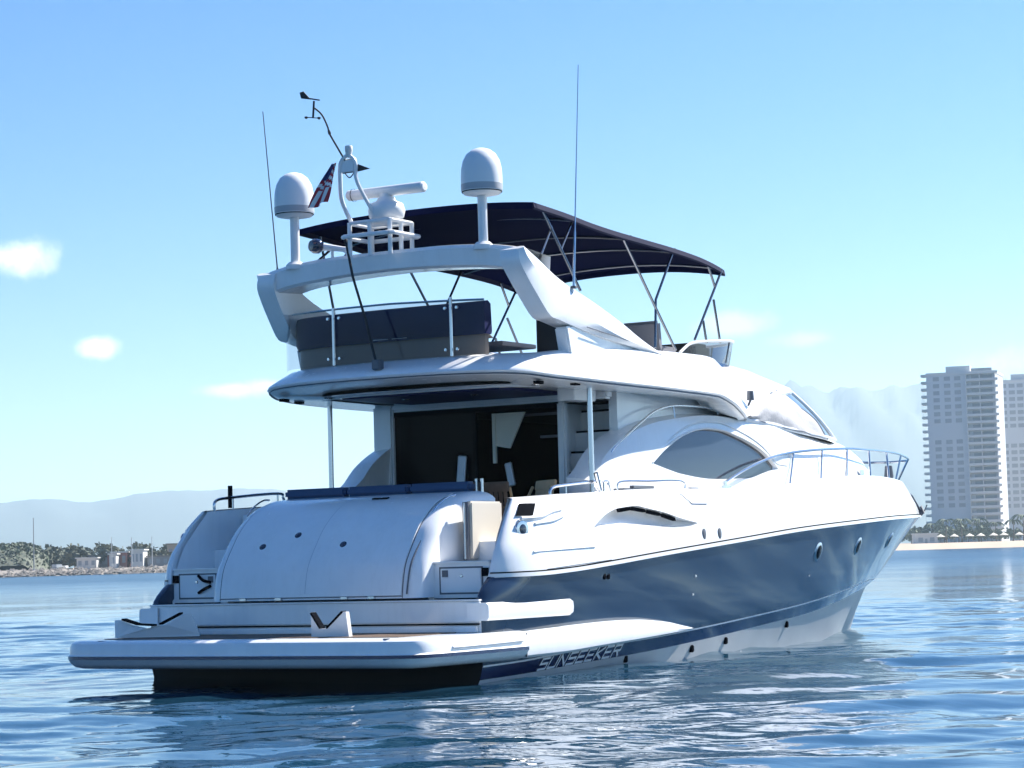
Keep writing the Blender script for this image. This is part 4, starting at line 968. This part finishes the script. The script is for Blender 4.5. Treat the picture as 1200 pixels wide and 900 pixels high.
for sg in (-1, 1):
    q = [(4.9, sg*1.9, 4.3), (5.15, sg*1.9, 4.62), (5.6, sg*1.88, 4.72), (6.4, sg*1.86, 4.70), (7.2, sg*1.8, 4.62), (8.1, sg*1.68, 4.56)]
    if sg < 0: continue
    ro = MB().tube(spline(q, 6), .018).build('flybridge_rail', M_STEEL, YA)
    for k in (2, 3): MB().tube([q[k], (q[k][0]+.15, q[k][1], 4.3)], .012).build('rail_post', M_STEEL, ro)
MB().grid([[(3.2, 2.0, 4.1), (6.8, 2.0, 4.3)], [(3.2, 2.02, 4.62), (6.8, 2.0, 4.62)]]).tube([(2.6, 2.02, 4.66), (6.8, 2.0, 4.66)], .02).build('port_coaming_panel', M_GREYSEAT, YA, 0)

# bimini
bz = pchip([(2.25, 6.05), (3.1, 6.0), (3.8, 5.94), (4.5, 5.90), (5.2, 5.875), (6.3, 5.84), (7.2, 5.79), (7.8, 5.72), (8.02, 5.68)])
bw = pchip([(2.25, 1.88), (5, 1.87), (8.02, 1.80)])
def bimini():
    Xs = np.linspace(2.25, 8.02, 30); ts = np.linspace(-1, 1, 25); mb = MB()
    def pt(X, t, off):
        w = bw(X); y = w*t; e = abs(t); crown = lerp(.09, .17, (X-2.25)/5.77)*(1-e**2.4)
        sag = .008*math.sin((X-2.25)/1.92*2*math.pi)
        return (X, y*(1+.0*off), bz(X)+crown+off+(sag if e < .95 else 0))
    mb.grid([[pt(X, t, 0) for t in ts] for X in Xs]); mb.grid([[pt(X, t, -.012) for t in ts] for X in Xs])
    # hanging valance along each side and end
    for s in (-1, 1):
        mb.grid([[pt(X, s, 0) for X in Xs], [(X, s*bw(X)*1.008, bz(X)-.07) for X in Xs], [(X, s*bw(X)*.996, bz(X)-.09) for X in Xs]], 1)
    for X, dx in ((2.25, -.03), (8.02, .03)):
        mb.grid([[pt(X, t, 0) for t in ts], [(X+dx, pt(X, t, 0)[1], pt(X, t, 0)[2]-.09) for t in ts]])
    return mb.build('bimini_canopy', [M_CANVAS, M_CANVAS2], YA, 40)
M_CANVAS2 = mat('navy_canvas_edge', (.012, .015, .045), .8, spec=.2)
bi = bimini()
for X in (3.4, 5.0, 6.4, 7.7):
    MB().tube([(X, bw(X)*t*.985, bz(X)+lerp(.09, .17, (X-2.25)/5.77)*(1-abs(t)**2.4)+.008*math.sin((X-2.25)/1.92*2*math.pi)*(abs(t) < .95)+.004) for t in np.linspace(-1, 1, 21)], .012).build('canopy_seam', M_CANVAS2, bi)
SR = [((2.63, -1.80, 5.99), (3.22, -2.0, 4.96)), ((2.85, -1.80, 5.80), (2.2, -1.98, 5.30)), ((3.42, -1.80, 5.94), (3.0, -1.84, 5.50)),
      ((4.81, -1.82, 5.82), (6.25, -1.84, 4.36)), ((6.33, -1.82, 5.82), (5.72, -1.82, 5.05), (5.62, -1.84, 4.36)),
      ((7.45, -1.80, 5.74), (7.68, -1.80, 5.40)), ((7.94, -1.80, 5.68), (6.95, -1.80, 4.56)), ((7.62, -1.80, 5.20), (7.96, -1.72, 4.58)), ((7.25, -1.8, 4.86), (7.38, -1.78, 4.54))]
for s in SR:
    for sg in (1, -1): MB().tube([(x, y*sg, z) for x, y, z in s], .019).build('bimini_strut', M_STEELD, YA)
for X in (3.4, 5.0, 6.4, 7.7):
    MB().tube([(X, bw(X)*t*.98, bz(X)+.16*(1-abs(t)**2.2)-.045) for t in np.linspace(-1, 1, 15)], .018).build('bimini_hoop', M_STEELD, YA)

# ---- bow rail and foredeck gear
brT = [(6.75, 2.3, 2.44), (7.36, 2.3, 2.62), (8.26, 2.27, 2.81), (9.14, 2.18, 2.92), (10.4, 2.1, 3.01), (12.3, 1.84, 3.09), (13.5, 1.66, 3.11), (15, 1.33, 3.14), (16.5, 1.02, 3.15), (17.5, .76, 3.14), (18.2, .58, 3.1), (18.55, .36, 3.08), (18.66, 0, 3.07)]
pts = [Vector(p) for p in spline(brT, 6)]; full = [(p.x, -p.y, p.z) for p in pts]+[(p.x, p.y, p.z) for p in reversed(pts[:-1])]
ro = MB().tube(full, .022).build('bow_rail', M_STEEL, YA)
def at_x(X):
    for a, b in zip(pts[:-1], pts[1:]):
        if a.x <= X <= b.x: return a.lerp(b, (X-a.x)/(b.x-a.x))
for X, dx in ((9.5, .62), (10.85, .5), (12.35, .45), (13.9, .35), (15.6, .3), (17.2, .2), (18.25, .1)):
    p = at_x(X)
    for sg in (-1, 1): MB().tube([(p.x, sg*p.y, p.z), (p.x-dx*.75, sg*min(max(dkY(p.x-dx)-.16, .1), p.y+.12), dkZ(p.x-dx)-.02)], .018).build('rail_post', M_STEEL, ro)
MB().box((18.0, -.25, 2.66), (18.45, .1, 2.74)).lathe([(0, .3), (.07, .3), (.09, .1), (.06, 0), (0, 0)], (17.9, -.3, 2.68), 14).build('windlass', M_GREY, YA, 30, .01)
an = MB().tube([(18.9, 0, 2.64), (19.75, 0, 2.44), (20.16, 0, 2.16)], .03).prism([(20.15, -.10, 2.10), (20.24, 0, 2.24), (20.15, .10, 2.10), (20.12, 0, 2.0)], (.03, 0, .02)).tube([(20.16, -.1, 2.14), (20.2, -.14, 2.26)], .012); an.build('anchor', M_GREY, YA)
for sg in (-1, 1):
    q = MB().box((12.9, sg*1.75-.04, 2.64), (13.3, sg*1.75+.04, 2.67)).box((13.02, sg*1.75-.03, 2.67), (13.18, sg*1.75+.03, 2.76)); q.build('deck_cleat', M_STEEL, YA, 0, .008)

# teak folding chairs in the cockpit
def chair(loc, rz, label, m1, m2, solid=False):
    t = thing('folding_chair', label, 'chair', loc, rz, 'teak folding chairs in the cockpit')
    s = MB()
    for k in range(7): s.box((-.24+k*.07, -.23, .43), (-.19+k*.07, .23, .45))
    s.build('seat', m2, t, 0)
    b = MB()
    for k in range(1 if solid else 7): b.obox((-.27, -.0 if solid else -.2+k*.066, .70), (.018, .46 if solid else .045, .44), (1, 0, .2), (0, 1, 0), (-.2, 0, 1))
    b.build('backrest', m2, t, 0)
    b = MB().obox((-.32, 0, .93), (.035, .52, .13), (1, 0, .2), (0, 1, 0), (-.2, 0, 1)); b.build('top_rail', m1, t, 0, .01)
    for y in (-.25, .25):
        MB().obox((-.0, y, .46), (.03, .025, 1.06), (1, 0, .58), (0, 1, 0), (-.58, 0, 1)).build('leg', M_TEAK, t, 0); MB().obox((.02, y*.9, .22), (.03, .025, .58), (1, 0, -.7), (0, 1, 0), (.7, 0, 1)).build('leg', M_TEAK, t, 0)
        MB().box((-.3, y-.03, .64), (.2, y+.03, .665)).build('armrest', M_TEAK, t, 0)
    return t
chair((2.05, -1.35, 1.43), R(12), 'dark weathered slatted folding chair just inside the cockpit beside the blue cushions', M_TEAKD, M_TEAKD)
chair((2.55, -1.45, 1.46), R(150), 'folding chair with a plain tan back, standing behind the dark slatted chair', M_TEAK, M_TEAK, True)

# flag on the light mast
def flag():
    mb = MB(); n = 26; rows = []
    for i in range(n+1):
        u = i/n; r = []
        for j in range(15):
            v = j/14
            x = 1.26-.10*u+.025*math.sin(v*9+u*3); y = .53+.09*u+v*(.11+.22*u)+.012*math.sin(v*11+u*5); z = 6.70-.52*u-.06*v*u+.012*math.sin(v*8)
            r.append((x+.03*v, y, z))
        rows.append(r)
    def fm(i, j):
        if i < 9 and j < 8: return 2
        return 0 if j % 2 else 1 
    mb.grid(rows, lambda i, j: 2 if i < 10 and j > 4 else (0 if (j//2 if i > 15 else (i+j//2)//2) % 2 == 0 else 1))
    o = mb.build('flag', [M_RED, M_FWHITE, M_FBLUE], None, 60)
    tag(o, 'small stars and stripes flag drooping from the white light mast', 'flag')
flag()

# ------------------------------------------------------------------ far shore
def place(px, d):      # point on the water at a bearing given by its offset from the heading
    a = YAW-math.atan((px-600)/2800); return CAM[0]+d*math.cos(a), CAM[1]+d*math.sin(a)
def hgt(px, py, d):
    return CAM[2]+d*((653.5-(px-600)*math.tan(ROLL)-py)/2800)
M_HILL = mat('forested_mountain', (.07, .085, .075), .9, vary=.4, scale=.002)
M_SAND = mat('beach_sand', (.48, .36, .26), .9, vary=.12, scale=.05)
M_ROCK = mat('breakwater_rock', (.25, .22, .19), .9, vary=.4, scale=.3)
M_LEAF = mat('tree_foliage', (.08, .105, .06), .8, vary=.5, scale=.4)
M_LEAF2 = mat('dry_shrub_foliage', (.115, .125, .09), .85, vary=.5, scale=.3)
M_TRUNK = mat('tree_bark', (.10, .07, .05), .9)
M_WALLW = mat('tower_white_render', (.62, .62, .60), .7, vary=.06, scale=.05)
M_WALLG = mat('tower_grey_render', (.56, .59, .61), .7, vary=.06, scale=.05)
M_WIN = mat('tower_window', (.28, .31, .34), .3)
M_PINK = mat('faded_red_wall', (.38, .17, .15), .8); M_BEIGE = mat('beige_wall', (.45, .38, .30), .8); M_HOUSEW = mat('whitewashed_wall', (.6, .59, .56), .8); M_GREYW = mat('grey_shed_wall', (.26, .26, .27), .8)
M_ROOF = mat('dull_roof', (.22, .19, .17), .8)
def ridge():
    prof = [(-420, 606), (-200, 600), (0, 591), (30, 588), (60, 586), (92, 589), (130, 586), (155, 581), (200, 577), (250, 575), (300, 573), (400, 578), (500, 570), (600, 560), (700, 545), (800, 520), (880, 485), (925, 462), (945, 457), (955, 454), (970, 460), (1000, 458), (1030, 455), (1060, 447), (1090, 449), (1130, 460), (1200, 452), (1300, 470), (1500, 490), (1700, 520)]
    pf = pchip(prof); D0 = 7600; g = np.random.default_rng(3); mb = MB(); rows = []
    ph = g.uniform(0, 6.28, 12)
    pxs = np.linspace(-420, 1700, 330); ds = np.linspace(5600, 9800, 22)
    for d in ds:
        row = []
        for px in pxs:
            x, y = place(px, d)
            H = hgt(px, pf(px), D0)*(1)
            t = (d-5600)/(D0-5600)
            f = t**.8 if t <= 1 else max(0, 1-.5*(t-1)**1.3)
            n = sum(math.sin(px*.02*(k+1)*1.3+d*.0011*(k+1)+ph[k])/(k+1) for k in range(8))
            z = H*f*(1+(.10 if px > 850 else .035)*n*(1-abs(t-1) if abs(t-1) < 1 else 0)*(0.25 if abs(t-1) < .08 else 1))-8*(t < .01)
            z += (4*math.sin(px*.31+ph[3])*f*.6+2*math.sin(px*.77+ph[5])*f*.6)*(1 if px > 850 else .3)
            row.append((x, y, z))
        rows.append(row)
    tag(MB().grid(rows).build('mountains', M_HILL, None, 60), kind='structure')
ridge()
# beach and low land to the right
def land(name, m_, px0, px1, d0, d1, z0, z1, n=40):
    mb = MB(); a = []; b = []; c = []; g = np.random.default_rng(len(name))
    for px in np.linspace(px0, px1, n):
        w = g.uniform(-4, 4)
        x, y = place(px, d0+w); a.append((x, y, -.4)); x, y = place(px, d0+26+w); b.append((x, y, z0)); x, y = place(px, d1); c.append((x, y, z1))
    mb.grid([a, b, c]); return tag(mb.build(name, m_, None, 60), kind='structure')
land('beach', M_SAND, 985, 1420, 1010, 1400, 2.6, 3.4)

# trees
def tree_proto(h, w, mtl, palm=False, seed=1):
    g = np.random.default_rng(seed); crown = MB()
    if palm:
        for k in range(16):
            a = k*2.4; L = w*g.uniform(.8, 1.1); pr = [Vector((math.cos(a)*L*t, math.sin(a)*L*t, h+L*.35*math.sin(t*2.2)-L*.55*t*t)) for t in np.linspace(0, 1, 6)]
            s = Vector((-math.sin(a), math.cos(a), 0))
            crown.grid([[p+s*.28*w*.35*(1-.6*abs(2*i/5-1))+Vector((0, 0, -.1*w)) for i, p in enumerate(pr)], pr, [p-s*.28*w*.35*(1-.6*abs(2*i/5-1))+Vector((0, 0, -.1*w)) for i, p in enumerate(pr)]])
    else:
        lobes = [(g.normal(0, .33)*w, g.normal(0, .33)*w, h*g.uniform(.45, .85), w*g.uniform(.28, .5)) for _ in range(7)]
        for _ in range(230):
            lx, ly, lz, lr = lobes[g.integers(len(lobes))]; v = g.normal(size=3); v /= np.linalg.norm(v); p = Vector((lx, ly, lz))+Vector(v*lr*g.uniform(.6, 1.05))*1.0
            p.z = max(p.z, .1*h); n = Vector(g.normal(size=3)).normalized(); u = n.orthogonal().normalized(); q = n.cross(u); s = w*g.uniform(.08, .17)
            crown.face([p+u*s, p+q*s*.7, p-u*s, p-q*s*.7])
    tr = MB().tube([(0, 0, -.5), (.04*h, 0, h*.4), (.02*h, .02*h, h*(1 if palm else .7))], [h*.035+.05, h*.025+.04, h*.012+.03], 0, 6)
    return tr, crown
def make_tree(name, label, cat, group, h, w, mtl, palm=False, seed=1):
    t = thing(name, label, cat, group=group); tr, cr = tree_proto(h, w, mtl, palm, seed)
    tr.build('trunk', M_TRUNK, t); cr.build('crown', mtl, t, 0, weld=0); return t
def scatter(proto, spots):
    for i, (px, d, z, s, rz) in enumerate(spots):
        o = proto if i == 0 else dup(proto); x, y = place(px, d); o.location = (x, y, z); o.scale = (s, s, s*1.0); o.rotation_euler = (0, 0, rz)
g = np.random.default_rng(5)
pr = make_tree('broadleaf_tree', 'bushy green tree at the foot of the tower blocks behind the beach', 'tree', 'trees behind the beach', 9, 9, M_LEAF, seed=2)
scatter(pr, [(px+g.uniform(-3, 3), 1080+g.uniform(-20, 40), 2.6, g.uniform(.5, .95), g.uniform(0, 6)) for px in (1060, 1068, 1076, 1090, 1101, 1117, 1127, 1141, 1156, 1163, 1180, 1197, 1212, 1235)])
pr = make_tree('palm_tree', 'palm tree on the sand in front of the tower blocks', 'palm tree', 'palms along the beach', 9, 4.5, M_LEAF, True, 4)
scatter(pr, [(px, 1062+g.uniform(-8, 8), 2.6, g.uniform(.8, 1.2), g.uniform(0, 6)) for px in (1086, 1103, 1121, 1141, 1161, 1181, 1193)])
def beach_house():
    x, y = place(1079, 1058); t = thing('beach_house', 'small white flat-roofed beach house left of the tower blocks', 'house', (x, y, 2.4), YAW)
    MB().box((0, -5, 0), (7, 5, 4.2)).build('wall', M_HOUSEW, t, 0); MB().box((-.4, -5.4, 4.2), (7.4, 5.4, 4.7)).build('roof', M_HOUSEW, t, 0)
    for yy in (-2.6, 2.4): MB().box((-.05, yy-1, 1), (-.01, yy+1, 2.8)).build('window', M_WIN, t, 0)
    MB().box((-.05, -.5, 0), (-.01, .5, 2.3)).build('door', M_WIN, t, 0)
beach_house()
M_UMB = mat('pale_parasol_cloth', (.6, .55, .45), .8)
def parasols():
    t = thing('beach_parasol', 'pale thatched beach parasol on the sand below the tower blocks', 'parasol', group='parasols on the beach')
    MB().tube([(0, 0, 0), (0, 0, 2.5)], .06).build('pole', M_TRUNK, t); MB().lathe([(0, 3.1), (1.5, 2.2), (1.45, 2.15), (0, 2.9)], n=10).build('canopy', M_UMB, t)
    scatter(t, [(px, 1043, 2.4, 1.3, 0) for px in (1096, 1112, 1130, 1143, 1158, 1170, 1188)])
parasols()
# tower blocks
def tower(px, d, w, dep, n, label, fh=3.28, yaw=0., seed=0):
    x, y = place(px, d); t = thing('apartment_tower', label, 'building', (x, y, 2.0), YAW+yaw, None)
    H = n*fh; hw = w/2; g = np.random.default_rng(seed)
    MB().box((0, -hw, 0), (dep, hw, H)).build('wall', M_WALLG, t, 0)
    MB().box((-.25, -hw-.2, H), (dep+.2, hw+.2, H+1.3)).box((3, -hw*.25, H+1.3), (9, hw*.45, H+4.2)).box((9, -hw*.7, H+1.3), (14, -hw*.1, H+2.8)).build('roof', M_WALLW, t, 0)
    wp = MB().box((-.06, -1.45, .7), (-.01, 1.45, 2.6)); w0 = wp.build('window', M_WIN, t, 0)
    k = 0
    for i in range(n):
        for yy in (hw*.72, hw*.40, hw*.10):
            if i in (n-8, n-9) or (i < 5 and i > 1): continue
            o = w0 if k == 0 else dup(w0, t); o.location = (0, yy, i*fh); k += 1
    # balconies: a stack on the front's right half, and one round the left corner
    bp = MB().box((-2.3, -hw-1.2, -.12), (0, -hw*.16, .14)).box((-2.3, -hw-1.2, .14), (-2.2, -hw*.16, 1.05)).box((-2.3, -hw*.16-.1, .14), (0, -hw*.16, 1.05)).box((-.03, -hw*.9, .9), (-.008, -hw*.30, 2.6), 1)
    b0 = bp.build('balcony', [M_WALLW, M_WIN], t, 0)
    cp = MB().box((4, hw, -.12), (9.5, hw+3.2, .14)).box((4, hw+3.1, .14), (9.5, hw+3.2, 1.05)).box((3.9, hw, .14), (4, hw+3.2, 1.05)); c0 = cp.build('corner_balcony', M_WALLW, t, 0)
    for i in range(1, n+1):
        o = b0 if i == 1 else dup(b0, t); o.location = (0, 0, i*fh-fh*.0)
        o = c0 if i == 1 else dup(c0, t); o.location = (0, 0, i*fh)
    for yy in (-hw*.16, -hw*.55, -hw*.98):
        MB().box((-2.15, yy-.22, 0), (-.0, yy+.22, H)).build('pier', M_WALLW, t, 0)
    return t
tower(1127, 1130, 32, 30, 24, 'tall white and grey apartment tower with stacked balconies, the one nearer the yacht', yaw=R(-18), seed=1)
tower(1199, 1200, 26, 30, 24, 'second apartment tower, partly cut off by the right edge of the picture', yaw=R(-18), seed=2)

# left shore: breakwater, mound, harbour houses, masts
def breakwater():
    g = np.random.default_rng(9); mb = MB(); a = []; b = []; c = []
    for px in np.linspace(-260, 330, 60):
        d = 640+(px)*.15; x, y = place(px, d); a.append((x, y, -.5)); x, y = place(px, d+5); b.append((x, y, 1.7+g.uniform(-.2, .2))); x, y = place(px, d+14); c.append((x, y, 1.6))
    mb.grid([a, b, c])
    for k in range(1700):
        px = g.uniform(-260, 330); u = g.uniform(0, 1); d = 640+px*.15+u*6.5; x, y = place(px, d); r = g.uniform(.35, .95); z = u*1.75+g.uniform(-.2, .25)
        base = len(mb.v); vs = [Vector(v) for v in ((1, 0, 0), (-1, 0, 0), (0, 1, 0), (0, -1, 0), (0, 0, 1), (0, 0, -1))]
        for v in vs: mb.v.append((x+v.x*r*g.uniform(.7, 1.2), y+v.y*r*g.uniform(.7, 1.2), z+v.z*r*.75*g.uniform(.7, 1.2)))
        for q in ((0, 2, 4), (2, 1, 4), (1, 3, 4), (3, 0, 4), (2, 0, 5), (1, 2, 5), (3, 1, 5), (0, 3, 5)): mb.f.append(tuple(base+i for i in q)); mb.m.append(0)
    tag(mb.build('breakwater', M_ROCK, None, 0, weld=0), kind='stuff')
breakwater()
def quay():
    mb = MB(); a = []; b = []
    for px in np.linspace(-300, 420, 40):
        x, y = place(px, 652+px*.15); a.append((x, y, 1.5)); x, y = place(px, 900); b.append((x, y, 2.2))
    tag(mb.grid([a, b]).build('harbour_ground', M_SAND, None, 60), kind='structure')
quay()
def mound():
    g = np.random.default_rng(21); mb = MB(); rows = []
    cx = 12
    for d in np.linspace(668, 740, 22):
        row = []
        for px in np.linspace(-130, 58, 48):
            x, y = place(px, d); u = (px-20)/38 if px > 20 else (px-20)/150; v = (d-702)/36
            r = 1-u*u*.98-v*v; z = 1.2+7.6*max(0, r)**.6+g.uniform(-.35, .35); row.append((x, y, z if r > 0 else 1.2))
        rows.append(row)
    tag(mb.grid(rows).build('scrub_hill', M_LEAF2, None, 60), kind='structure')
    sc = MB()
    for k in range(4200):
        px = g.uniform(-125, 57); d = g.uniform(668, 735); u = (px-20)/38 if px > 20 else (px-20)/150; v = (d-702)/36; r = 1-u*u*.98-v*v
        if r <= 0: continue
        x, y = place(px, d); p = Vector((x, y, 1.4+7.6*r**.6+g.uniform(-.2, .8))); n = Vector(g.normal(size=3)).normalized(); a = n.orthogonal().normalized(); q = n.cross(a); s = g.uniform(.25, .6)
        sc.face([p+a*s, p+q*s, p-a*s, p-q*s], int(g.integers(2)))
    tag(sc.build('hill_shrubs', [M_LEAF2, M_LEAF], None, 0, weld=0), kind='stuff')
mound()
pr = make_tree('broadleaf_tree', 'grey-green tree behind the breakwater on the left shore', 'tree', 'trees along the left shore', 6, 6.5, M_LEAF2, seed=8)
scatter(pr, [(px, 690+g.uniform(-10, 30), 1.6, g.uniform(.6, 1.15), g.uniform(0, 6)) for px in (54, 62, 69, 75, 83, 92, 99, 107, 114, 124, 133, 142, 160, 166, 172, 178, 184, 191, 198, 207, 216, 228, 240)])
def house(px, d, w, h, m_, label, cat='building', dep=8, win=3):
    x, y = place(px, d); t = thing('harbour_building', label, cat, (x, y, 1.6), YAW)
    MB().box((0, -w/2, 0), (dep, w/2, h)).build('wall', m_, t, 0); MB().box((-.4, -w/2-.4, h), (dep+.4, w/2+.4, h+.35)).build('roof', M_HOUSEW if win % 2 else M_ROOF, t, 0)
    for k in range(win): yy = -w/2+w*(k+.5)/win; MB().box((-.06, yy-w/win*.25, h*.35), (-.01, yy+w/win*.25, h*.8)).build('window', M_WIN, t, 0)
house(97, 676, 5.5, 2.9, M_HOUSEW, 'low white-roofed shed left of the grey harbour shed', win=3)
house(112, 682, 6, 3.6, M_GREYW, 'long grey harbour shed beside the faded red building', win=2)
house(133, 680, 5.5, 4.3, M_PINK, 'faded red building behind the breakwater', win=3)
house(127.5, 674, 1.8, 3.8, M_HOUSEW, 'narrow white hut standing against the faded red building', win=1)
house(156, 676, 3.4, 4.8, M_HOUSEW, 'white two-storey house right of the faded red building', win=3)
house(185, 678, 8, 2.9, M_GREYW, 'low flat-roofed shed next to the yacht\'s port quarter', win=4)
house(200, 700, 4.2, 6.4, M_BEIGE, 'tall beige block half hidden by the yacht\'s port quarter', win=2)
def sailboat():
    t = thing('sailboat', 'white-masted sailboat moored behind the breakwater', 'sailboat', group='sailboats behind the breakwater')
    hb = MB(); rows = []
    for x in np.linspace(-4, 4, 9):
        w = 1.3*math.sqrt(max(0, 1-((x+.6)/4.7)**2)) if x < 3.9 else .02
        rows.append([(x, -w, 1.1), (x, -w*.8, .2), (x, 0, -.3), (x, w*.8, .2), (x, w, 1.1), (x, 0, 1.2), (x, -w, 1.1)])
    hb.grid(rows).build('boat_hull', M_HOUSEW, t, 40); MB().tube([(.4, 0, 1), (.4, 0, 11.4)], .12).build('mast', M_HOUSEW, t); MB().tube([(.4, 0, 2.2), (-3, 0, 2.1)], .08).build('boom', M_HOUSEW, t)
    scatter(t, [(127, 668, .3, .86, 1.0), (151, 672, .3, .85, 1.3), (174, 674, .3, .86, .8)])
sailboat()
def launch():
    t = thing('moored_boat', 'small white cabin boat showing above the breakwater', 'boat', group='small boats behind the breakwater')
    hb = MB(); rows = []
    for x in np.linspace(-3.2, 3.2, 9):
        w = 1.2 if x < 1 else 1.2*(1-((x-1)/2.25)**2)+.02; rows.append([(x, -w, 1.0), (x, -w*.8, 0), (x, w*.8, 0), (x, w, 1.0), (x, -w, 1.0)])
    hb.grid(rows).build('boat_hull', M_HOUSEW, t, 40); MB().box((-1.5, -.9, 1.0), (1.2, .9, 1.9)).build('cabin', M_HOUSEW, t, 0, .1)
    scatter(t, [(62, 662, 1.2, 1.0, 1.2), (70, 663, 1.2, .8, 1.6)])
launch()
def lamp():
    x, y = place(35.5, 655); t = thing('light_pole', 'tall thin grey pole standing at the foot of the scrubby hill', 'pole', (x, y, 1.2))
    MB().tube([(0, 0, 0), (0, 0, 14.5)], [.16, .09]).build('shaft', M_GREYW, t); MB().lathe([(0, 0), (.5, 0), (.5, .8), (0, .8)], n=8).build('base', M_HOUSEW, t)
lamp()

# ------------------------------------------------------------------ air
def haze():
    o = MB().box((-14500, -14500, -1.6), (14500, 14500, 640)).build('haze', [], None, 0)
    M = bpy.data.materials.new('haze_air'); M.use_nodes = True; nt = M.node_tree; N = nt.nodes; N.remove(N['Principled BSDF'])
    v = N.new('ShaderNodeVolumePrincipled'); v.inputs['Density'].default_value = .00011; v.inputs['Color'].default_value = (.74, .93, 1.0, 1); v.inputs['Anisotropy'].default_value = .3
    nt.links.new(v.outputs[0], N['Material Output'].inputs['Volume']); o.data.materials.append(M)
    tag(o, kind='stuff')
haze()
